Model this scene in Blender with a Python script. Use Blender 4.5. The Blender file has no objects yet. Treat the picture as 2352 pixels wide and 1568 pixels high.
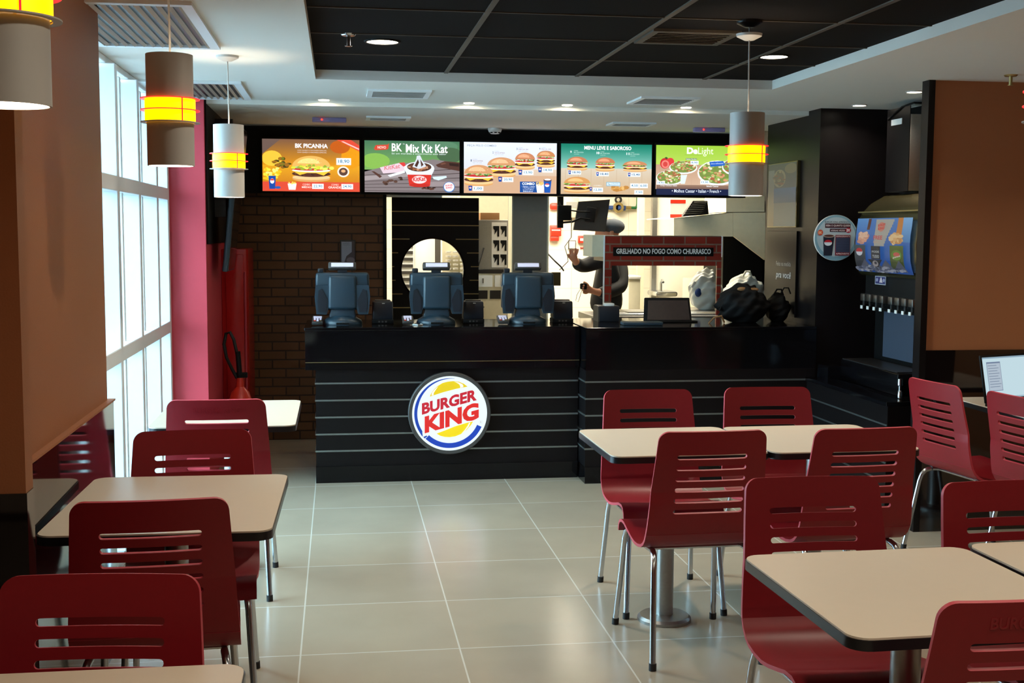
import bpy, bmesh, math, random
from mathutils import Vector, Matrix
C = bpy.context.scene.collection
PI = math.pi
R_ = random.Random(7)

# ------------------------------------------------------------------ camera
F_PX = 2781.0
YAW, PITCH, ROLL, H = 0.14241, 0.090907, -0.005533, 1.59
_cy, _sy, _cp, _sp, _cr, _sr = math.cos(YAW), math.sin(YAW), math.cos(PITCH), math.sin(PITCH), math.cos(ROLL), math.sin(ROLL)
FW = Vector((_sy*_cp, _cy*_cp, -_sp)); RT = Vector((_cy, -_sy, 0)); DN = FW.cross(RT)
R2 = RT*_cr + DN*_sr; D2 = DN*_cr - RT*_sr
cam_d = bpy.data.cameras.new('camera'); cam = bpy.data.objects.new('camera', cam_d); C.objects.link(cam)
U = -D2; B = -FW
cam.matrix_world = Matrix(((R2.x, U.x, B.x, 0), (R2.y, U.y, B.y, 0), (R2.z, U.z, B.z, H), (0, 0, 0, 1)))
cam_d.sensor_width = 36; cam_d.lens = F_PX*36/2352; cam_d.clip_start = .05; cam_d.clip_end = 200
bpy.context.scene.camera = cam
def ray(x, y): return FW*F_PX + R2*(x-1176) + D2*(y-784)
def onz(x, y, z): r = ray(x, y); return Vector((0, 0, H)) + r*((z-H)/r.z)
def at(x, y, Y): r = ray(x, y); return Vector((0, 0, H)) + r*(Y/r.y)

# ------------------------------------------------------------------ view + sky
sc = bpy.context.scene
sc.view_settings.view_transform = 'Standard'; sc.view_settings.look = 'None'
sc.view_settings.exposure = 0.0; sc.view_settings.gamma = 1.0; sc.view_settings.use_curve_mapping = False
w = bpy.data.worlds.new('sky'); sc.world = w; w.use_nodes = True
bg = w.node_tree.nodes['Background']; bg.inputs[0].default_value = (.66, .90, 1.0, 1); bg.inputs[1].default_value = 17.0
sc.cycles.max_bounces = 7; sc.cycles.diffuse_bounces = 4; sc.cycles.glossy_bounces = 4; sc.cycles.transparent_max_bounces = 10
sc.cycles.sample_clamp_indirect = 6

# ------------------------------------------------------------------ materials
def lin(c):
    return tuple(((v/255)/12.92 if v/255 <= .04045 else ((v/255+.055)/1.055)**2.4) for v in c)
M = {}
def mat(name, rgb, rough=.5, metal=0, spec=.5, emit=None, es=0, var=.06, scale=30, bump=0, coat=0):
    m = bpy.data.materials.new(name); m.use_nodes = True; nt = m.node_tree; b = nt.nodes['Principled BSDF']
    c = lin(rgb)
    b.inputs['Roughness'].default_value = rough; b.inputs['Metallic'].default_value = metal
    b.inputs['Specular IOR Level'].default_value = spec; b.inputs['Coat Weight'].default_value = coat
    tc = nt.nodes.new('ShaderNodeTexCoord'); nz = nt.nodes.new('ShaderNodeTexNoise'); nz.inputs['Scale'].default_value = scale
    nt.links.new(tc.outputs['Object'], nz.inputs['Vector'])
    rp = nt.nodes.new('ShaderNodeMix'); rp.data_type = 'RGBA'
    rp.inputs[6].default_value = (*[max(0, v*(1-var)) for v in c], 1); rp.inputs[7].default_value = (*[min(1, v*(1+var)) for v in c], 1)
    nt.links.new(nz.outputs['Fac'], rp.inputs[0]); nt.links.new(rp.outputs[2], b.inputs['Base Color'])
    if emit: b.inputs['Emission Color'].default_value = (*lin(emit), 1); b.inputs['Emission Strength'].default_value = es
    if bump:
        bp = nt.nodes.new('ShaderNodeBump'); bp.inputs['Strength'].default_value = bump; bp.inputs['Distance'].default_value = .004
        nt.links.new(nz.outputs['Fac'], bp.inputs['Height']); nt.links.new(bp.outputs[0], b.inputs['Normal'])
    M[name] = m; return m
mat('red_ply', (130, 17, 28), .42, spec=.4, scale=60)
mat('red_edge', (184, 58, 72), .5)
mat('chrome', (190, 195, 200), .22, 1)
mat('steel', (150, 150, 148), .35, 1)
mat('brushed', (165, 165, 162), .38, 1, var=.1, scale=80)
mat('rubber', (18, 18, 20), .7)
mat('table_top', (216, 202, 182), .32, spec=.5, var=.02)
mat('table_edge', (22, 22, 26), .3)
mat('beige_wall', (162, 104, 66), .55, var=.04, scale=200, bump=.15)
mat('granite', (10, 10, 12), .09, spec=.3, var=.4, scale=300)
mat('wainscot', (20, 14, 14), .06, spec=.8, var=.2)
mat('laminate', (16, 13, 14), .35, spec=.2, var=.25, scale=12)
mat('strip', (150, 160, 160), .3, .9)
mat('black', (9, 9, 10), .6, spec=.2)
mat('black_gloss', (10, 10, 12), .15)
mat('soffit', (214, 212, 204), .85, var=.01)
mat('fascia', (190, 188, 184), .8, var=.01)
mat('ceil_tile', (19, 15, 13), .95, spec=.1, var=.15, scale=200)
mat('ceil_grid', (74, 66, 56), .6)
mat('lamp_white', (178, 175, 170), .45, var=.02)
mat('lamp_ring', (255, 30, 50), .3, emit=(255, 40, 50), es=.9)
mat('lamp_glow', (255, 190, 0), .5, emit=(255, 176, 0), es=3.2, var=0)
mat('lamp_bulb', (255, 250, 235), .5, emit=(255, 236, 205), es=9, var=0)
mat('down_glow', (255, 250, 240), .5, emit=(255, 240, 214), es=14, var=0)
mat('kitchen_glow', (255, 250, 240), .5, emit=(255, 243, 218), es=34.0, var=0)
mat('white_frame', (225, 230, 232), .4, var=.02)
mat('red_paint', (196, 58, 72), .5, var=.03)
mat('red_gloss', (178, 22, 20), .25)
mat('red_box', (214, 50, 30), .35)
mat('kitchen_wall', (240, 236, 218), .5, var=.02)
mat('cream_steel', (216, 210, 184), .45, .08)
mat('column_steel', (132, 127, 118), .5, .3)
mat('pos_body', (38, 55, 66), .35, var=.05)
mat('pos_dark', (22, 28, 36), .4)
mat('lcd_white', (210, 205, 225), .4, emit=(200, 195, 215), es=.45, var=0)
mat('jacket', (17, 16, 19), .8, var=.2)
mat('skin', (196, 130, 98), .5, var=.05)
mat('cap', (70, 76, 84), .9, var=.15, scale=120)
mat('white_plastic', (222, 222, 218), .45)
mat('grey_metal', (86, 84, 82), .42, .6)
mat('dark_metal', (46, 44, 44), .4, .5)
mat('cardboard', (140, 100, 60), .8)
mat('valve_blue', (40, 70, 130), .4); mat('valve_green', (30, 110, 60), .4); mat('brass', (170, 150, 100), .35, .8)
mat('plastic_bag', (215, 215, 205), .3, var=.15, scale=14, bump=.8)
mat('bag_black', (9, 8, 9), .7, spec=.2, var=.3, scale=25, bump=.5)
mat('grey_lcd', (62, 70, 84), .35)
mat('tray_brown', (40, 27, 25), .35, var=.5, scale=40)
mat('gold_steel', (118, 108, 74), .25, .85)
mat('asphalt', (150, 155, 160), .9)
mat('led_red', (255, 30, 20), .4, emit=(255, 40, 20), es=6, var=0)
mat('emer_white', (150, 140, 190), .5, var=.02)

def attr_mat(name, es, rough=.4):
    m = bpy.data.materials.new(name); m.use_nodes = True; nt = m.node_tree; b = nt.nodes['Principled BSDF']
    a = nt.nodes.new('ShaderNodeVertexColor'); a.layer_name = 'Col'
    b.inputs['Roughness'].default_value = rough
    if es:
        b.inputs['Base Color'].default_value = (.01, .01, .01, 1); nt.links.new(a.outputs[0], b.inputs['Emission Color']); b.inputs['Emission Strength'].default_value = es
    else: nt.links.new(a.outputs[0], b.inputs['Base Color'])
    M[name] = m
attr_mat('screen_img', 1.3); attr_mat('sign_lit', 1.05); attr_mat('print', 0); attr_mat('dispenser_img', .55); attr_mat('laptop_img', .8)

def glass(name, col=(.85, .95, 1)):
    m = bpy.data.materials.new(name); m.use_nodes = True; nt = m.node_tree; nt.nodes.clear()
    o = nt.nodes.new('ShaderNodeOutputMaterial'); mx = nt.nodes.new('ShaderNodeMixShader'); t = nt.nodes.new('ShaderNodeBsdfTransparent'); g = nt.nodes.new('ShaderNodeBsdfGlossy')
    f = nt.nodes.new('ShaderNodeFresnel'); f.inputs[0].default_value = 1.2; t.inputs[0].default_value = (*col, 1); g.inputs['Roughness'].default_value = .02
    nt.links.new(f.outputs[0], mx.inputs[0]); nt.links.new(t.outputs[0], mx.inputs[1]); nt.links.new(g.outputs[0], mx.inputs[2]); nt.links.new(mx.outputs[0], o.inputs[0]); M[name] = m
glass('glass')

def brickmat(name, c1, c2, cm, bw, bh, mortar, rough=.8, bump=.6, plane='xz', offs=(0, 0), offset=.5, spec=.3, var=0, rvar=False):
    m = bpy.data.materials.new(name); m.use_nodes = True; nt = m.node_tree; b = nt.nodes['Principled BSDF']
    tc = nt.nodes.new('ShaderNodeTexCoord'); sp = nt.nodes.new('ShaderNodeSeparateXYZ'); cb = nt.nodes.new('ShaderNodeCombineXYZ')
    nt.links.new(tc.outputs['Object'], sp.inputs[0])
    ax = {'x': 0, 'y': 1, 'z': 2}
    for i in (0, 1):
        ad = nt.nodes.new('ShaderNodeMath'); ad.operation = 'SUBTRACT'; ad.inputs[1].default_value = offs[i]
        nt.links.new(sp.outputs[ax[plane[i]]], ad.inputs[0]); nt.links.new(ad.outputs[0], cb.inputs[i])
    br = nt.nodes.new('ShaderNodeTexBrick'); br.offset = offset
    br.inputs['Color1'].default_value = (*lin(c1), 1); br.inputs['Color2'].default_value = (*lin(c2), 1); br.inputs['Mortar'].default_value = (*lin(cm), 1)
    br.inputs['Scale'].default_value = 1; br.inputs['Mortar Size'].default_value = mortar; br.inputs['Mortar Smooth'].default_value = .2
    br.inputs['Brick Width'].default_value = bw; br.inputs['Row Height'].default_value = bh; br.inputs['Bias'].default_value = 0
    nt.links.new(cb.outputs[0], br.inputs['Vector'])
    col = br.outputs['Color']
    if var:
        nz = nt.nodes.new('ShaderNodeTexNoise'); nz.inputs['Scale'].default_value = 3.0; nz.inputs['Detail'].default_value = 8; nt.links.new(tc.outputs['Object'], nz.inputs['Vector'])
        rm = nt.nodes.new('ShaderNodeMapRange'); rm.inputs['To Min'].default_value = 1-var; rm.inputs['To Max'].default_value = 1+var; nt.links.new(nz.outputs['Fac'], rm.inputs['Value'])
        mu = nt.nodes.new('ShaderNodeVectorMath'); mu.operation = 'SCALE'; nt.links.new(col, mu.inputs[0]); nt.links.new(rm.outputs[0], mu.inputs['Scale']); col = mu.outputs[0]
    nt.links.new(col, b.inputs['Base Color'])
    b.inputs['Roughness'].default_value = rough; b.inputs['Specular IOR Level'].default_value = spec
    if bump:
        bp = nt.nodes.new('ShaderNodeBump'); bp.inputs['Strength'].default_value = bump; bp.inputs['Distance'].default_value = .006; bp.invert = True
        nt.links.new(br.outputs['Fac'], bp.inputs['Height']); nt.links.new(bp.outputs[0], b.inputs['Normal'])
    M[name] = m
brickmat('floor_tile', (170, 158, 138), (163, 152, 134), (204, 200, 188), .6, .607, .0035, rough=.22, bump=.1, plane='xy', offs=(-.152, 4.487-.607*20), offset=0, spec=.5, var=.14)
brickmat('brick_wall', (92, 62, 42), (108, 72, 46), (58, 44, 36), .20, .068, .006, plane='xz', var=.3)
brickmat('brick_print', (150, 50, 36), (116, 36, 28), (120, 92, 78), .16, .06, .006, bump=.1, plane='xz', rough=.35, var=.35)
brickmat('kitchen_tile', (244, 240, 224), (242, 238, 222), (220, 212, 190), .3, .2, .003, bump=.1, plane='xz', offset=0, rough=.35)

# ------------------------------------------------------------------ mesh helpers
class MB:
    def __init__(s): s.bm = bmesh.new(); s.slots = []; s.cur = 0
    def mat(s, n):
        if n not in s.slots: s.slots.append(n)
        s.cur = s.slots.index(n); return s
    def _new(s, f0):
        s.bm.faces.ensure_lookup_table()
        for f in s.bm.faces[f0:]: f.material_index = s.cur
    def box(s, x0, x1, y0, y1, z0, z1, bev=0, seg=2, tx=1, ty=1, rot=None, piv=None):
        f0 = len(s.bm.faces); v0 = len(s.bm.verts)
        cx, cy, cz = (x0+x1)/2, (y0+y1)/2, (z0+z1)/2
        t = bmesh.new(); bmesh.ops.create_cube(t, size=1)
        for v in t.verts:
            k = v.co.z > 0
            v.co = Vector((v.co.x*(x1-x0)*(tx if k else 1), v.co.y*(y1-y0)*(ty if k else 1), v.co.z*(z1-z0)))
        if bev: bmesh.ops.bevel(t, geom=t.edges[:], offset=bev, segments=seg, profile=.5, affect='EDGES')
        T = Matrix.Translation((cx, cy, cz))
        if rot is not None:
            p = Vector(piv) if piv else Vector((cx, cy, cz)); T = Matrix.Translation(p) @ rot.to_4x4() @ Matrix.Translation(-p) @ T
        s.add(t, T); return s
    def add(s, t, T=None):
        if T is not None: t.transform(T)
        me = bpy.data.meshes.new('tmp'); t.to_mesh(me); t.free(); f0 = len(s.bm.faces); s.bm.from_mesh(me); bpy.data.meshes.remove(me); s._new(f0); return s
    def tube(s, pts, r, seg=12, cap=True):
        pts = [Vector(p) for p in pts]; t = bmesh.new(); rings = []
        rs = r if isinstance(r, (list, tuple)) else [r]*len(pts)
        n = None
        for i, p in enumerate(pts):
            d = (pts[min(i+1, len(pts)-1)] - pts[max(i-1, 0)]).normalized()
            if n is None: n = d.orthogonal().normalized()
            n = (n - d*n.dot(d)).normalized(); b = d.cross(n)
            rings.append([t.verts.new(p + (n*math.cos(a*2*PI/seg) + b*math.sin(a*2*PI/seg))*rs[i]) for a in range(seg)])
        for a, b in zip(rings, rings[1:]):
            for i in range(seg): t.faces.new((a[i], a[(i+1) % seg], b[(i+1) % seg], b[i]))
        if cap: t.faces.new(rings[0][::-1]); t.faces.new(rings[-1])
        return s.add(t)
    def lathe(s, prof, cx=0, cy=0, cz=0, seg=32, sx=1, sy=1):
        t = bmesh.new(); rings = []
        for r, z in prof: rings.append([t.verts.new((cx+sx*r*math.cos(a*2*PI/seg), cy+sy*r*math.sin(a*2*PI/seg), cz+z)) for a in range(seg)])
        for a, b in zip(rings, rings[1:]):
            for i in range(seg): t.faces.new((a[i], a[(i+1) % seg], b[(i+1) % seg], b[i]))
        closed = prof[0] == prof[-1]
        if prof[0][0] > 1e-6 and not closed: t.faces.new(rings[0][::-1])
        if prof[-1][0] > 1e-6 and not closed: t.faces.new(rings[-1])
        bmesh.ops.remove_doubles(t, verts=t.verts[:], dist=1e-6)
        return s.add(t)
    def sphere(s, c, r, sub=3, sc_=(1, 1, 1), noise=0, rnd=None):
        t = bmesh.new(); bmesh.ops.create_icosphere(t, subdivisions=sub, radius=1)
        for v in t.verts:
            k = 1
            if noise: q = v.co*3; k = 1+noise*(math.sin(q.x*2.3+c[0]*9)+math.sin(q.y*3.1+q.z)+math.sin(q.z*4.1-q.x*1.3))/3
            v.co = Vector((c[0]+v.co.x*r*sc_[0]*k, c[1]+v.co.y*r*sc_[1]*k, c[2]+v.co.z*r*sc_[2]*k))
        return s.add(t)
    def prism(s, pts, d):      # polygon (3d points) extruded along vector d
        t = bmesh.new(); vs = [t.verts.new(p) for p in pts]; f = t.faces.new(vs)
        r = bmesh.ops.extrude_face_region(t, geom=[f]); bmesh.ops.translate(t, vec=Vector(d), verts=[g for g in r['geom'] if isinstance(g, bmesh.types.BMVert)])
        bmesh.ops.recalc_face_normals(t, faces=t.faces[:]); return s.add(t)
    def build(s, name, m=None, parent=None, smooth=True, loc=None):
        bmesh.ops.recalc_face_normals(s.bm, faces=s.bm.faces[:])
        me = bpy.data.meshes.new(name); s.bm.to_mesh(me); s.bm.free()
        for n in (s.slots or [m]): me.materials.append(M[n])
        if smooth:
            me.shade_smooth()
            try: me.set_sharp_from_angle(angle=math.radians(38))
            except Exception: pass
        o = bpy.data.objects.new(name, me); C.objects.link(o)
        if loc: o.location = loc
        if parent: o.parent = parent
        return o
def tag(o, label=None, cat=None, group=None, kind=None):
    if label: o['label'] = label
    if cat: o['category'] = cat
    if group: o['group'] = group
    if kind: o['kind'] = kind
    return o
def thing(name, label, cat, loc=(0, 0, 0), rz=0, group=None):
    o = bpy.data.objects.new(name, None); C.objects.link(o); o.location = loc; o.rotation_euler = (0, 0, rz); o.empty_display_size = .1
    return tag(o, label, cat, group)
def struct(o): o['kind'] = 'structure'; return o
def kids(o): return [c for c in ALL_CH(o)]
def ALL_CH(o): return [c for c in bpy.data.objects if c.parent == o]
def copy_tree(o, parent=None):
    c = o.copy(); C.objects.link(c)
    if parent: c.parent = parent; c.matrix_parent_inverse = o.matrix_parent_inverse
    for ch in ALL_CH(o): copy_tree(ch, c)
    return c
def relabel(o, label): o['label'] = label; return o
def area(name, loc, size, power, col, rot=(0, 0, 0), shape='DISK', parent=None, spread=PI):
    d = bpy.data.lights.new(name, 'AREA'); d.shape = shape; d.size = size; d.energy = power; d.color = col; d.spread = spread
    o = bpy.data.objects.new(name, d); C.objects.link(o); o.location = loc; o.rotation_euler = rot
    if parent: o.parent = parent
    return o

# ------------------------------------------------------------------ flat picture helper (pictures, writing) : drawn on a plane facing -Y
def text_tris(body, bold=0, res=3):
    cu = bpy.data.curves.new('t', 'FONT'); cu.body = body; cu.size = 1; cu.offset = bold; cu.resolution_u = res; cu.fill_mode = 'FRONT'
    o = bpy.data.objects.new('t', cu); C.objects.link(o); dg = bpy.context.evaluated_depsgraph_get()
    me = bpy.data.meshes.new_from_object(o.evaluated_get(dg)); me.calc_loop_triangles()
    vs = [(v.co.x, v.co.y) for v in me.vertices]; ts = [tuple(t.vertices) for t in me.loop_triangles]
    bpy.data.objects.remove(o); bpy.data.curves.remove(cu); bpy.data.meshes.remove(me); return vs, ts
class Art:
    # source rectangle (x0,y0,x1,y1; y down) mapped on a board of w x h metres centred at 0; warp maps (u,v) -> 3d
    def __init__(s, src, w, h, step=.00025, warp=None):
        s.src = src; s.w = w; s.h = h; s.n = 0; s.step = step; s.v = []; s.f = []; s.c = []; s.warp = warp
    def _m(s, x, y, d):
        x0, y0, x1, y1 = s.src; u = (x-x0)/(x1-x0)-.5; v = .5-(y-y0)/(y1-y0)
        u = max(-.5, min(.5, u)); v = max(-.5, min(.5, v))
        if s.warp: return s.warp(u, v, d)
        return (u*s.w, -d, v*s.h)
    def poly(s, pts, col, cols=None):
        s.n += 1; b = len(s.v); s.v += [s._m(x, y, s.n*s.step) for x, y in pts]
        s.f.append(tuple(range(b, b+len(pts)))); s.c.append([(*lin(c), 1) for c in (cols or [col]*len(pts))]); return s
    def rect(s, x0, y0, x1, y1, col, bot=None, n=8):
        if bot is None and not s.warp: return s.poly([(x0, y0), (x1, y0), (x1, y1), (x0, y1)], col)
        s.n += 1; bot = bot or col
        for i in range(n):
            a = y0+(y1-y0)*i/n; c = y0+(y1-y0)*(i+1)/n; k0 = i/n; k1 = (i+1)/n
            ca = tuple(col[j]*(1-k0)+bot[j]*k0 for j in range(3)); cc = tuple(col[j]*(1-k1)+bot[j]*k1 for j in range(3))
            s.n -= 1; s.poly([(x0, a), (x1, a), (x1, c), (x0, c)], col, [ca, ca, cc, cc])
        return s
    def ell(s, cx, cy, rx, ry, col, seg=20, a0=0, a1=360):
        full = abs(a1-a0) >= 360
        n = seg if full else seg+1
        return s.poly([(cx+rx*math.cos(math.radians(a0+(a1-a0)*i/seg)), cy-ry*math.sin(math.radians(a0+(a1-a0)*i/seg))) for i in range(n)], col)
    def text(s, body, x0, y0, x1, y1, col, bold=0, shear=0, fit=True, ital=0):
        vs, ts = text_tris(body, bold)
        if not vs: return s
        ax = min(v[0] for v in vs); bx = max(v[0] for v in vs); ay = min(v[1] for v in vs); by = max(v[1] for v in vs)
        s.n += 1; b = len(s.v)
        for vx, vy in vs:
            u = (vx-ax)/(bx-ax); v = (vy-ay)/(by-ay)
            X = x0+(x1-x0)*u + ital*v; Y = y1+(y0-y1)*v - shear*(X-x0)
            s.v.append(s._m(X, Y, s.n*s.step))
        for t in ts: s.f.append(tuple(b+i for i in t)); s.c.append([(*lin(col), 1)]*3)
        return s
    def blobs(s, cx, cy, rx, ry, cols, n, r, seed=1, squash=.6):
        rn = random.Random(seed)
        for i in range(n):
            a = rn.random()*2*PI; q = math.sqrt(rn.random())
            s.ell(cx+rx*q*math.cos(a), cy+ry*q*math.sin(a), r*rn.uniform(.5, 1.2), r*squash*rn.uniform(.5, 1.2), rn.choice(cols), 7); s.n -= 1
            s.n += .15
        s.n = math.ceil(s.n); return s
    def burger(s, cx, cy, w, h, seed=1, bun=(206, 140, 78), patties=1, seeds=True):
        t = cy-h/2
        def band(y0, y1, k, c): return s.poly([(cx-w/2*k, y0), (cx+w/2*k, y0), (cx+w/2*k*.97, y1), (cx-w/2*k*.97, y1)], c)
        s.ell(cx, cy+h*.38, w*.46, h*.13, (214, 160, 98)); s.ell(cx, cy+h*.33, w*.46, h*.1, (236, 196, 140))
        for p in range(patties):
            yy = cy+h*.2-p*h*.17; s.ell(cx, yy, w*.47, h*.12, (84, 46, 34)); s.blobs(cx, yy, w*.42, h*.08, [(60, 32, 26), (110, 66, 48), (50, 26, 20)], 14, w*.035, seed+p)
            s.poly([(cx-w*.44, yy-h*.1), (cx+w*.44, yy-h*.1), (cx+w*.3, yy+h*.06), (cx+w*.12, yy-h*.03), (cx-w*.1, yy-h*.03), (cx-w*.28, yy+h*.05)], (246, 196, 60))
        yy = cy+h*.2-patties*h*.15
        s.ell(cx, yy+h*.02, w*.47, h*.07, (240, 232, 222)); s.ell(cx-w*.02, yy-h*.03, w*.46, h*.06, (196, 50, 50))
        s.blobs(cx, yy-h*.1, w*.46, h*.07, [(90, 140, 60), (140, 180, 90), (60, 110, 50), (176, 206, 130)], 26, w*.05, seed+9)
        s.ell(cx, yy-h*.13, w*.46, h*.40, bun, 24, 0, 180); s.ell(cx-w*.06, yy-h*.2, w*.28, h*.24, tuple(min(255, c+38) for c in bun), 18, 10, 170)
        if seeds: s.blobs(cx, yy-h*.32, w*.3, h*.1, [(250, 236, 200)], 14, w*.012, seed+4)
        return s
    def build(s, name, m, parent=None, M4=None):
        me = bpy.data.meshes.new(name); me.from_pydata([Vector(v) for v in s.v], [], s.f); me.update()
        ca = me.color_attributes.new('Col', 'FLOAT_COLOR', 'CORNER'); i = 0
        for p, c in zip(me.polygons, s.c):
            for k in range(p.loop_total): ca.data[p.loop_start+k].color = c[k] if k < len(c) else c[0]
        me.materials.append(M[m])
        if M4 is not None: me.transform(M4)
        o = bpy.data.objects.new(name, me); C.objects.link(o)
        if parent: o.parent = parent
        return o
TR = Matrix.Translation

# ================================================================== SETTING
ZC, ZR = 2.38, 2.43
XL, XR, YB, YF = -1.08, 4.7, -3.2, 12.4
o = struct(MB().box(XL-.3, XR+.2, YB-.2, YF+.2, -.1, 0).build('floor', 'floor_tile', smooth=False))
# ceiling: soffit ring around the dark recess, lower strip toward the counter
RX0, RX1, RY0, RY1 = -.112, 2.39, -1.5, 6.55
YS = 7.66; ZS = 2.352
mb = MB()
mb.box(XL-.3, RX0, YB-.2, YS, ZC, 2.6); mb.box(RX1, XR+.2, YB-.2, YS, ZC, 2.6); mb.box(RX0, RX1, RY1, YS, ZC, 2.6); mb.box(RX0, RX1, YB-.2, RY0, ZC, 2.6)
struct(mb.build('ceiling', 'soffit', smooth=False))
struct(MB().box(-.80, 3.05, YS, 9.2, ZS, 2.6).build('ceiling', 'soffit', smooth=False))
struct(MB().box(3.05, XR+.2, YS, 9.2, ZC, 2.6).build('ceiling', 'soffit', smooth=False))
struct(MB().box(RX0, RX1, RY0, RY1, ZR, 2.6).build('ceiling', 'ceil_tile', smooth=False))
mb = MB()
for i in range(-2, 12):
    y = 6.55-.61*i
    if RY0 < y < RY1-.05: mb.box(RX0, RX1, y-.005, y+.005, ZR-.004, ZR)
for x in (.575, 1.285, 2.0): mb.box(x-.011, x+.011, RY0, RY1, ZR-.005, ZR)
struct(mb.build('trim_1', 'ceil_grid', smooth=False))
struct(MB().box(-.3, XR+.2, 9.26, YF+.2, 2.5, 2.6).build('ceiling', 'kitchen_wall', smooth=False))
# left side: beige wall with a pier, dark polished wainscot, window, red return
LEDGE = .95
mb = MB(); mb.box(XL-.3, -.86, YB, 4.66, LEDGE, ZC); mb.box(-.90, -.755, 3.03, 3.10, LEDGE, ZC)
struct(mb.build('wall_left', 'beige_wall', smooth=False))
mb = MB(); mb.box(XL-.3, -.845, YB, 4.70, 0, LEDGE); mb.box(-.90, -.752, 3.027, 3.095, 0, LEDGE)
struct(mb.build('trim_2', 'wainscot', smooth=False))
mb = MB(); mb.box(-.865, -.838, 3.10, 4.70, LEDGE-.004, LEDGE+.003)
struct(mb.build('trim_3', 'beige_wall', smooth=False))
# window
win = struct(MB().box(XL-.04, XL+.06, 4.68, 7.6, 0, .06).build('window_1', 'white_frame', smooth=False))
def wpart(n, *a):
    MB().box(*a, bev=.004, seg=1).build(n, 'white_frame', win)
for y in (4.75, 5.30, 5.88, 6.50, 7.12, 7.56): wpart('mullion', XL-.05, XL+.07, y-.025, y+.025, .06, ZC-.03)
for y in (6.22, 6.84): wpart('mullion', XL-.02, XL+.03, y-.012, y+.012, .06, ZC-.05)
for z in (1.0, 1.80): wpart('transom', XL-.03, XL+.07, 4.7, 7.56, z-.035, z+.035)
wpart('frame_head', XL-.05, XL+.03, 4.68, 7.6, ZC-.03, ZC)
MB().box(XL-.012, XL-.006, 4.7, 7.58, .06, ZC-.05).build('pane', 'glass', win, smooth=False)
mb = MB(); mb.box(XL-.3, -.80, 7.6, 9.3, 0, ZC)
struct(mb.build('wall_left', 'red_paint', smooth=False))
struct(MB().box(-.80, -.79, 7.64, 9.26, 1.5, ZC).build('trim_4', 'black', smooth=False))
# brick wall and header around the kitchen opening
struct(MB().box(-.80, .336, 9.26, 9.4, 0, 1.9).build('wall_back', 'brick_wall', smooth=False))
struct(MB().box(-.80, 3.07, 9.2, 9.4, 1.86, ZC).build('wall_back', 'black', smooth=False))
struct(MB().box(.336, .362, 9.24, 9.42, 0, 1.86).build('trim_5', 'black', smooth=False))
# kitchen shell
struct(MB().box(-.3, XR+.2, YF, YF+.2, 0, 2.5).build('wall_kitchen', 'kitchen_tile', smooth=False))
struct(MB().box(-.5, -.3, 9.4, YF, 0, 2.5).build('wall_kitchen', 'kitchen_wall', smooth=False))
# right side: pillar, alcove, beige wall
struct(MB().box(3.05, 3.6, 7.46, 8.42, 0, ZC).build('wall_right', 'laminate', smooth=False))
struct(MB().box(3.6, XR+.2, 6.06, 12.4, 0, ZC+.1).build('wall_right', 'black', smooth=False))
struct(MB().box(3.065, XR+.2, 6.0, 6.06, .975, ZC).build('wall_right', 'beige_wall', smooth=False))
struct(MB().box(3.03, 3.065, 5.985, 6.06, 0, ZC).build('trim_6', 'laminate', smooth=False))
struct(MB().box(3.065, XR+.2, 5.985, 6.06, 0, .975).build('trim_7', 'wainscot', smooth=False))
struct(MB().box(XR, XR+.2, YB, 6.0, 0, ZC).build('wall_right', 'beige_wall', smooth=False))
# wall behind the camera
struct(MB().box(XL-.3, XR+.2, YB-.15, YB, 0, ZC).build('wall_front', 'beige_wall', smooth=False))
# street outside the window
tag(MB().box(-40, XL-.31, -20, 40, -.3, -.2).build('street', 'asphalt', smooth=False), 'pale street outside the tall window', 'street', kind='structure')

# ================================================================== CEILING FIXTURES
def downlight(x, y, z, r, label, power, col=(1, .88, .7), group=None, glow='down_glow'):
    t = thing('downlight', label, 'ceiling light', (x, y, z), 0, group)
    MB().lathe([(r*.98, 0), (r*.98, -.006), (r*1.12, -.006), (r*1.14, 0), (r*.98, 0)], seg=32).build('trim_ring', 'lamp_white' if z < 2.4 else 'black', t)
    MB().lathe([(0, -.003), (r, -.003), (r, -.001), (0, -.001)], seg=32).build('lens', glow, t)
    if power: area('lamp', (0, 0, -.012), r*1.6, power, col, parent=t, spread=2.4)
    return t
downlight(.201, 5.53, ZR, .072, 'round white downlight in the black ceiling beside the sprinkler', 14)
downlight(2.071, 5.66, ZR, .066, 'round downlight in the black ceiling right of the hanging lamp cord', 14)
downlight(3.204, 7.228, ZC, .042, 'small warm downlight in the white soffit in front of the black pillar', 2.5)
downlight(3.197, 6.488, ZC, .042, 'small warm downlight in the white soffit nearest the tall dark corner post', 2.5)
for k, (x, y) in enumerate([(.25, 1.6), (2.05, 1.6), (.25, 3.6), (2.05, 3.6), (.9, -.6), (3.6, 2.6), (3.8, 4.6), (1.1, 1.0)]):  # extra downlights out of view, added for the light they give
    zz = ZR if x < RX1 else ZC
    downlight(x, y, zz, .068, ['added round downlight out of view, above the left near tables', 'added round downlight out of view, above the right near tables', 'added round downlight out of view, halfway along the left of the black ceiling', 'added round downlight out of view, halfway along the right of the black ceiling', 'added round downlight unseen behind the viewer', 'added round downlight out of view in the right soffit, nearer one', 'added round downlight out of view in the right soffit above the laptop table', 'added round downlight unseen nearly over the viewer'][k], 7)
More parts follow.
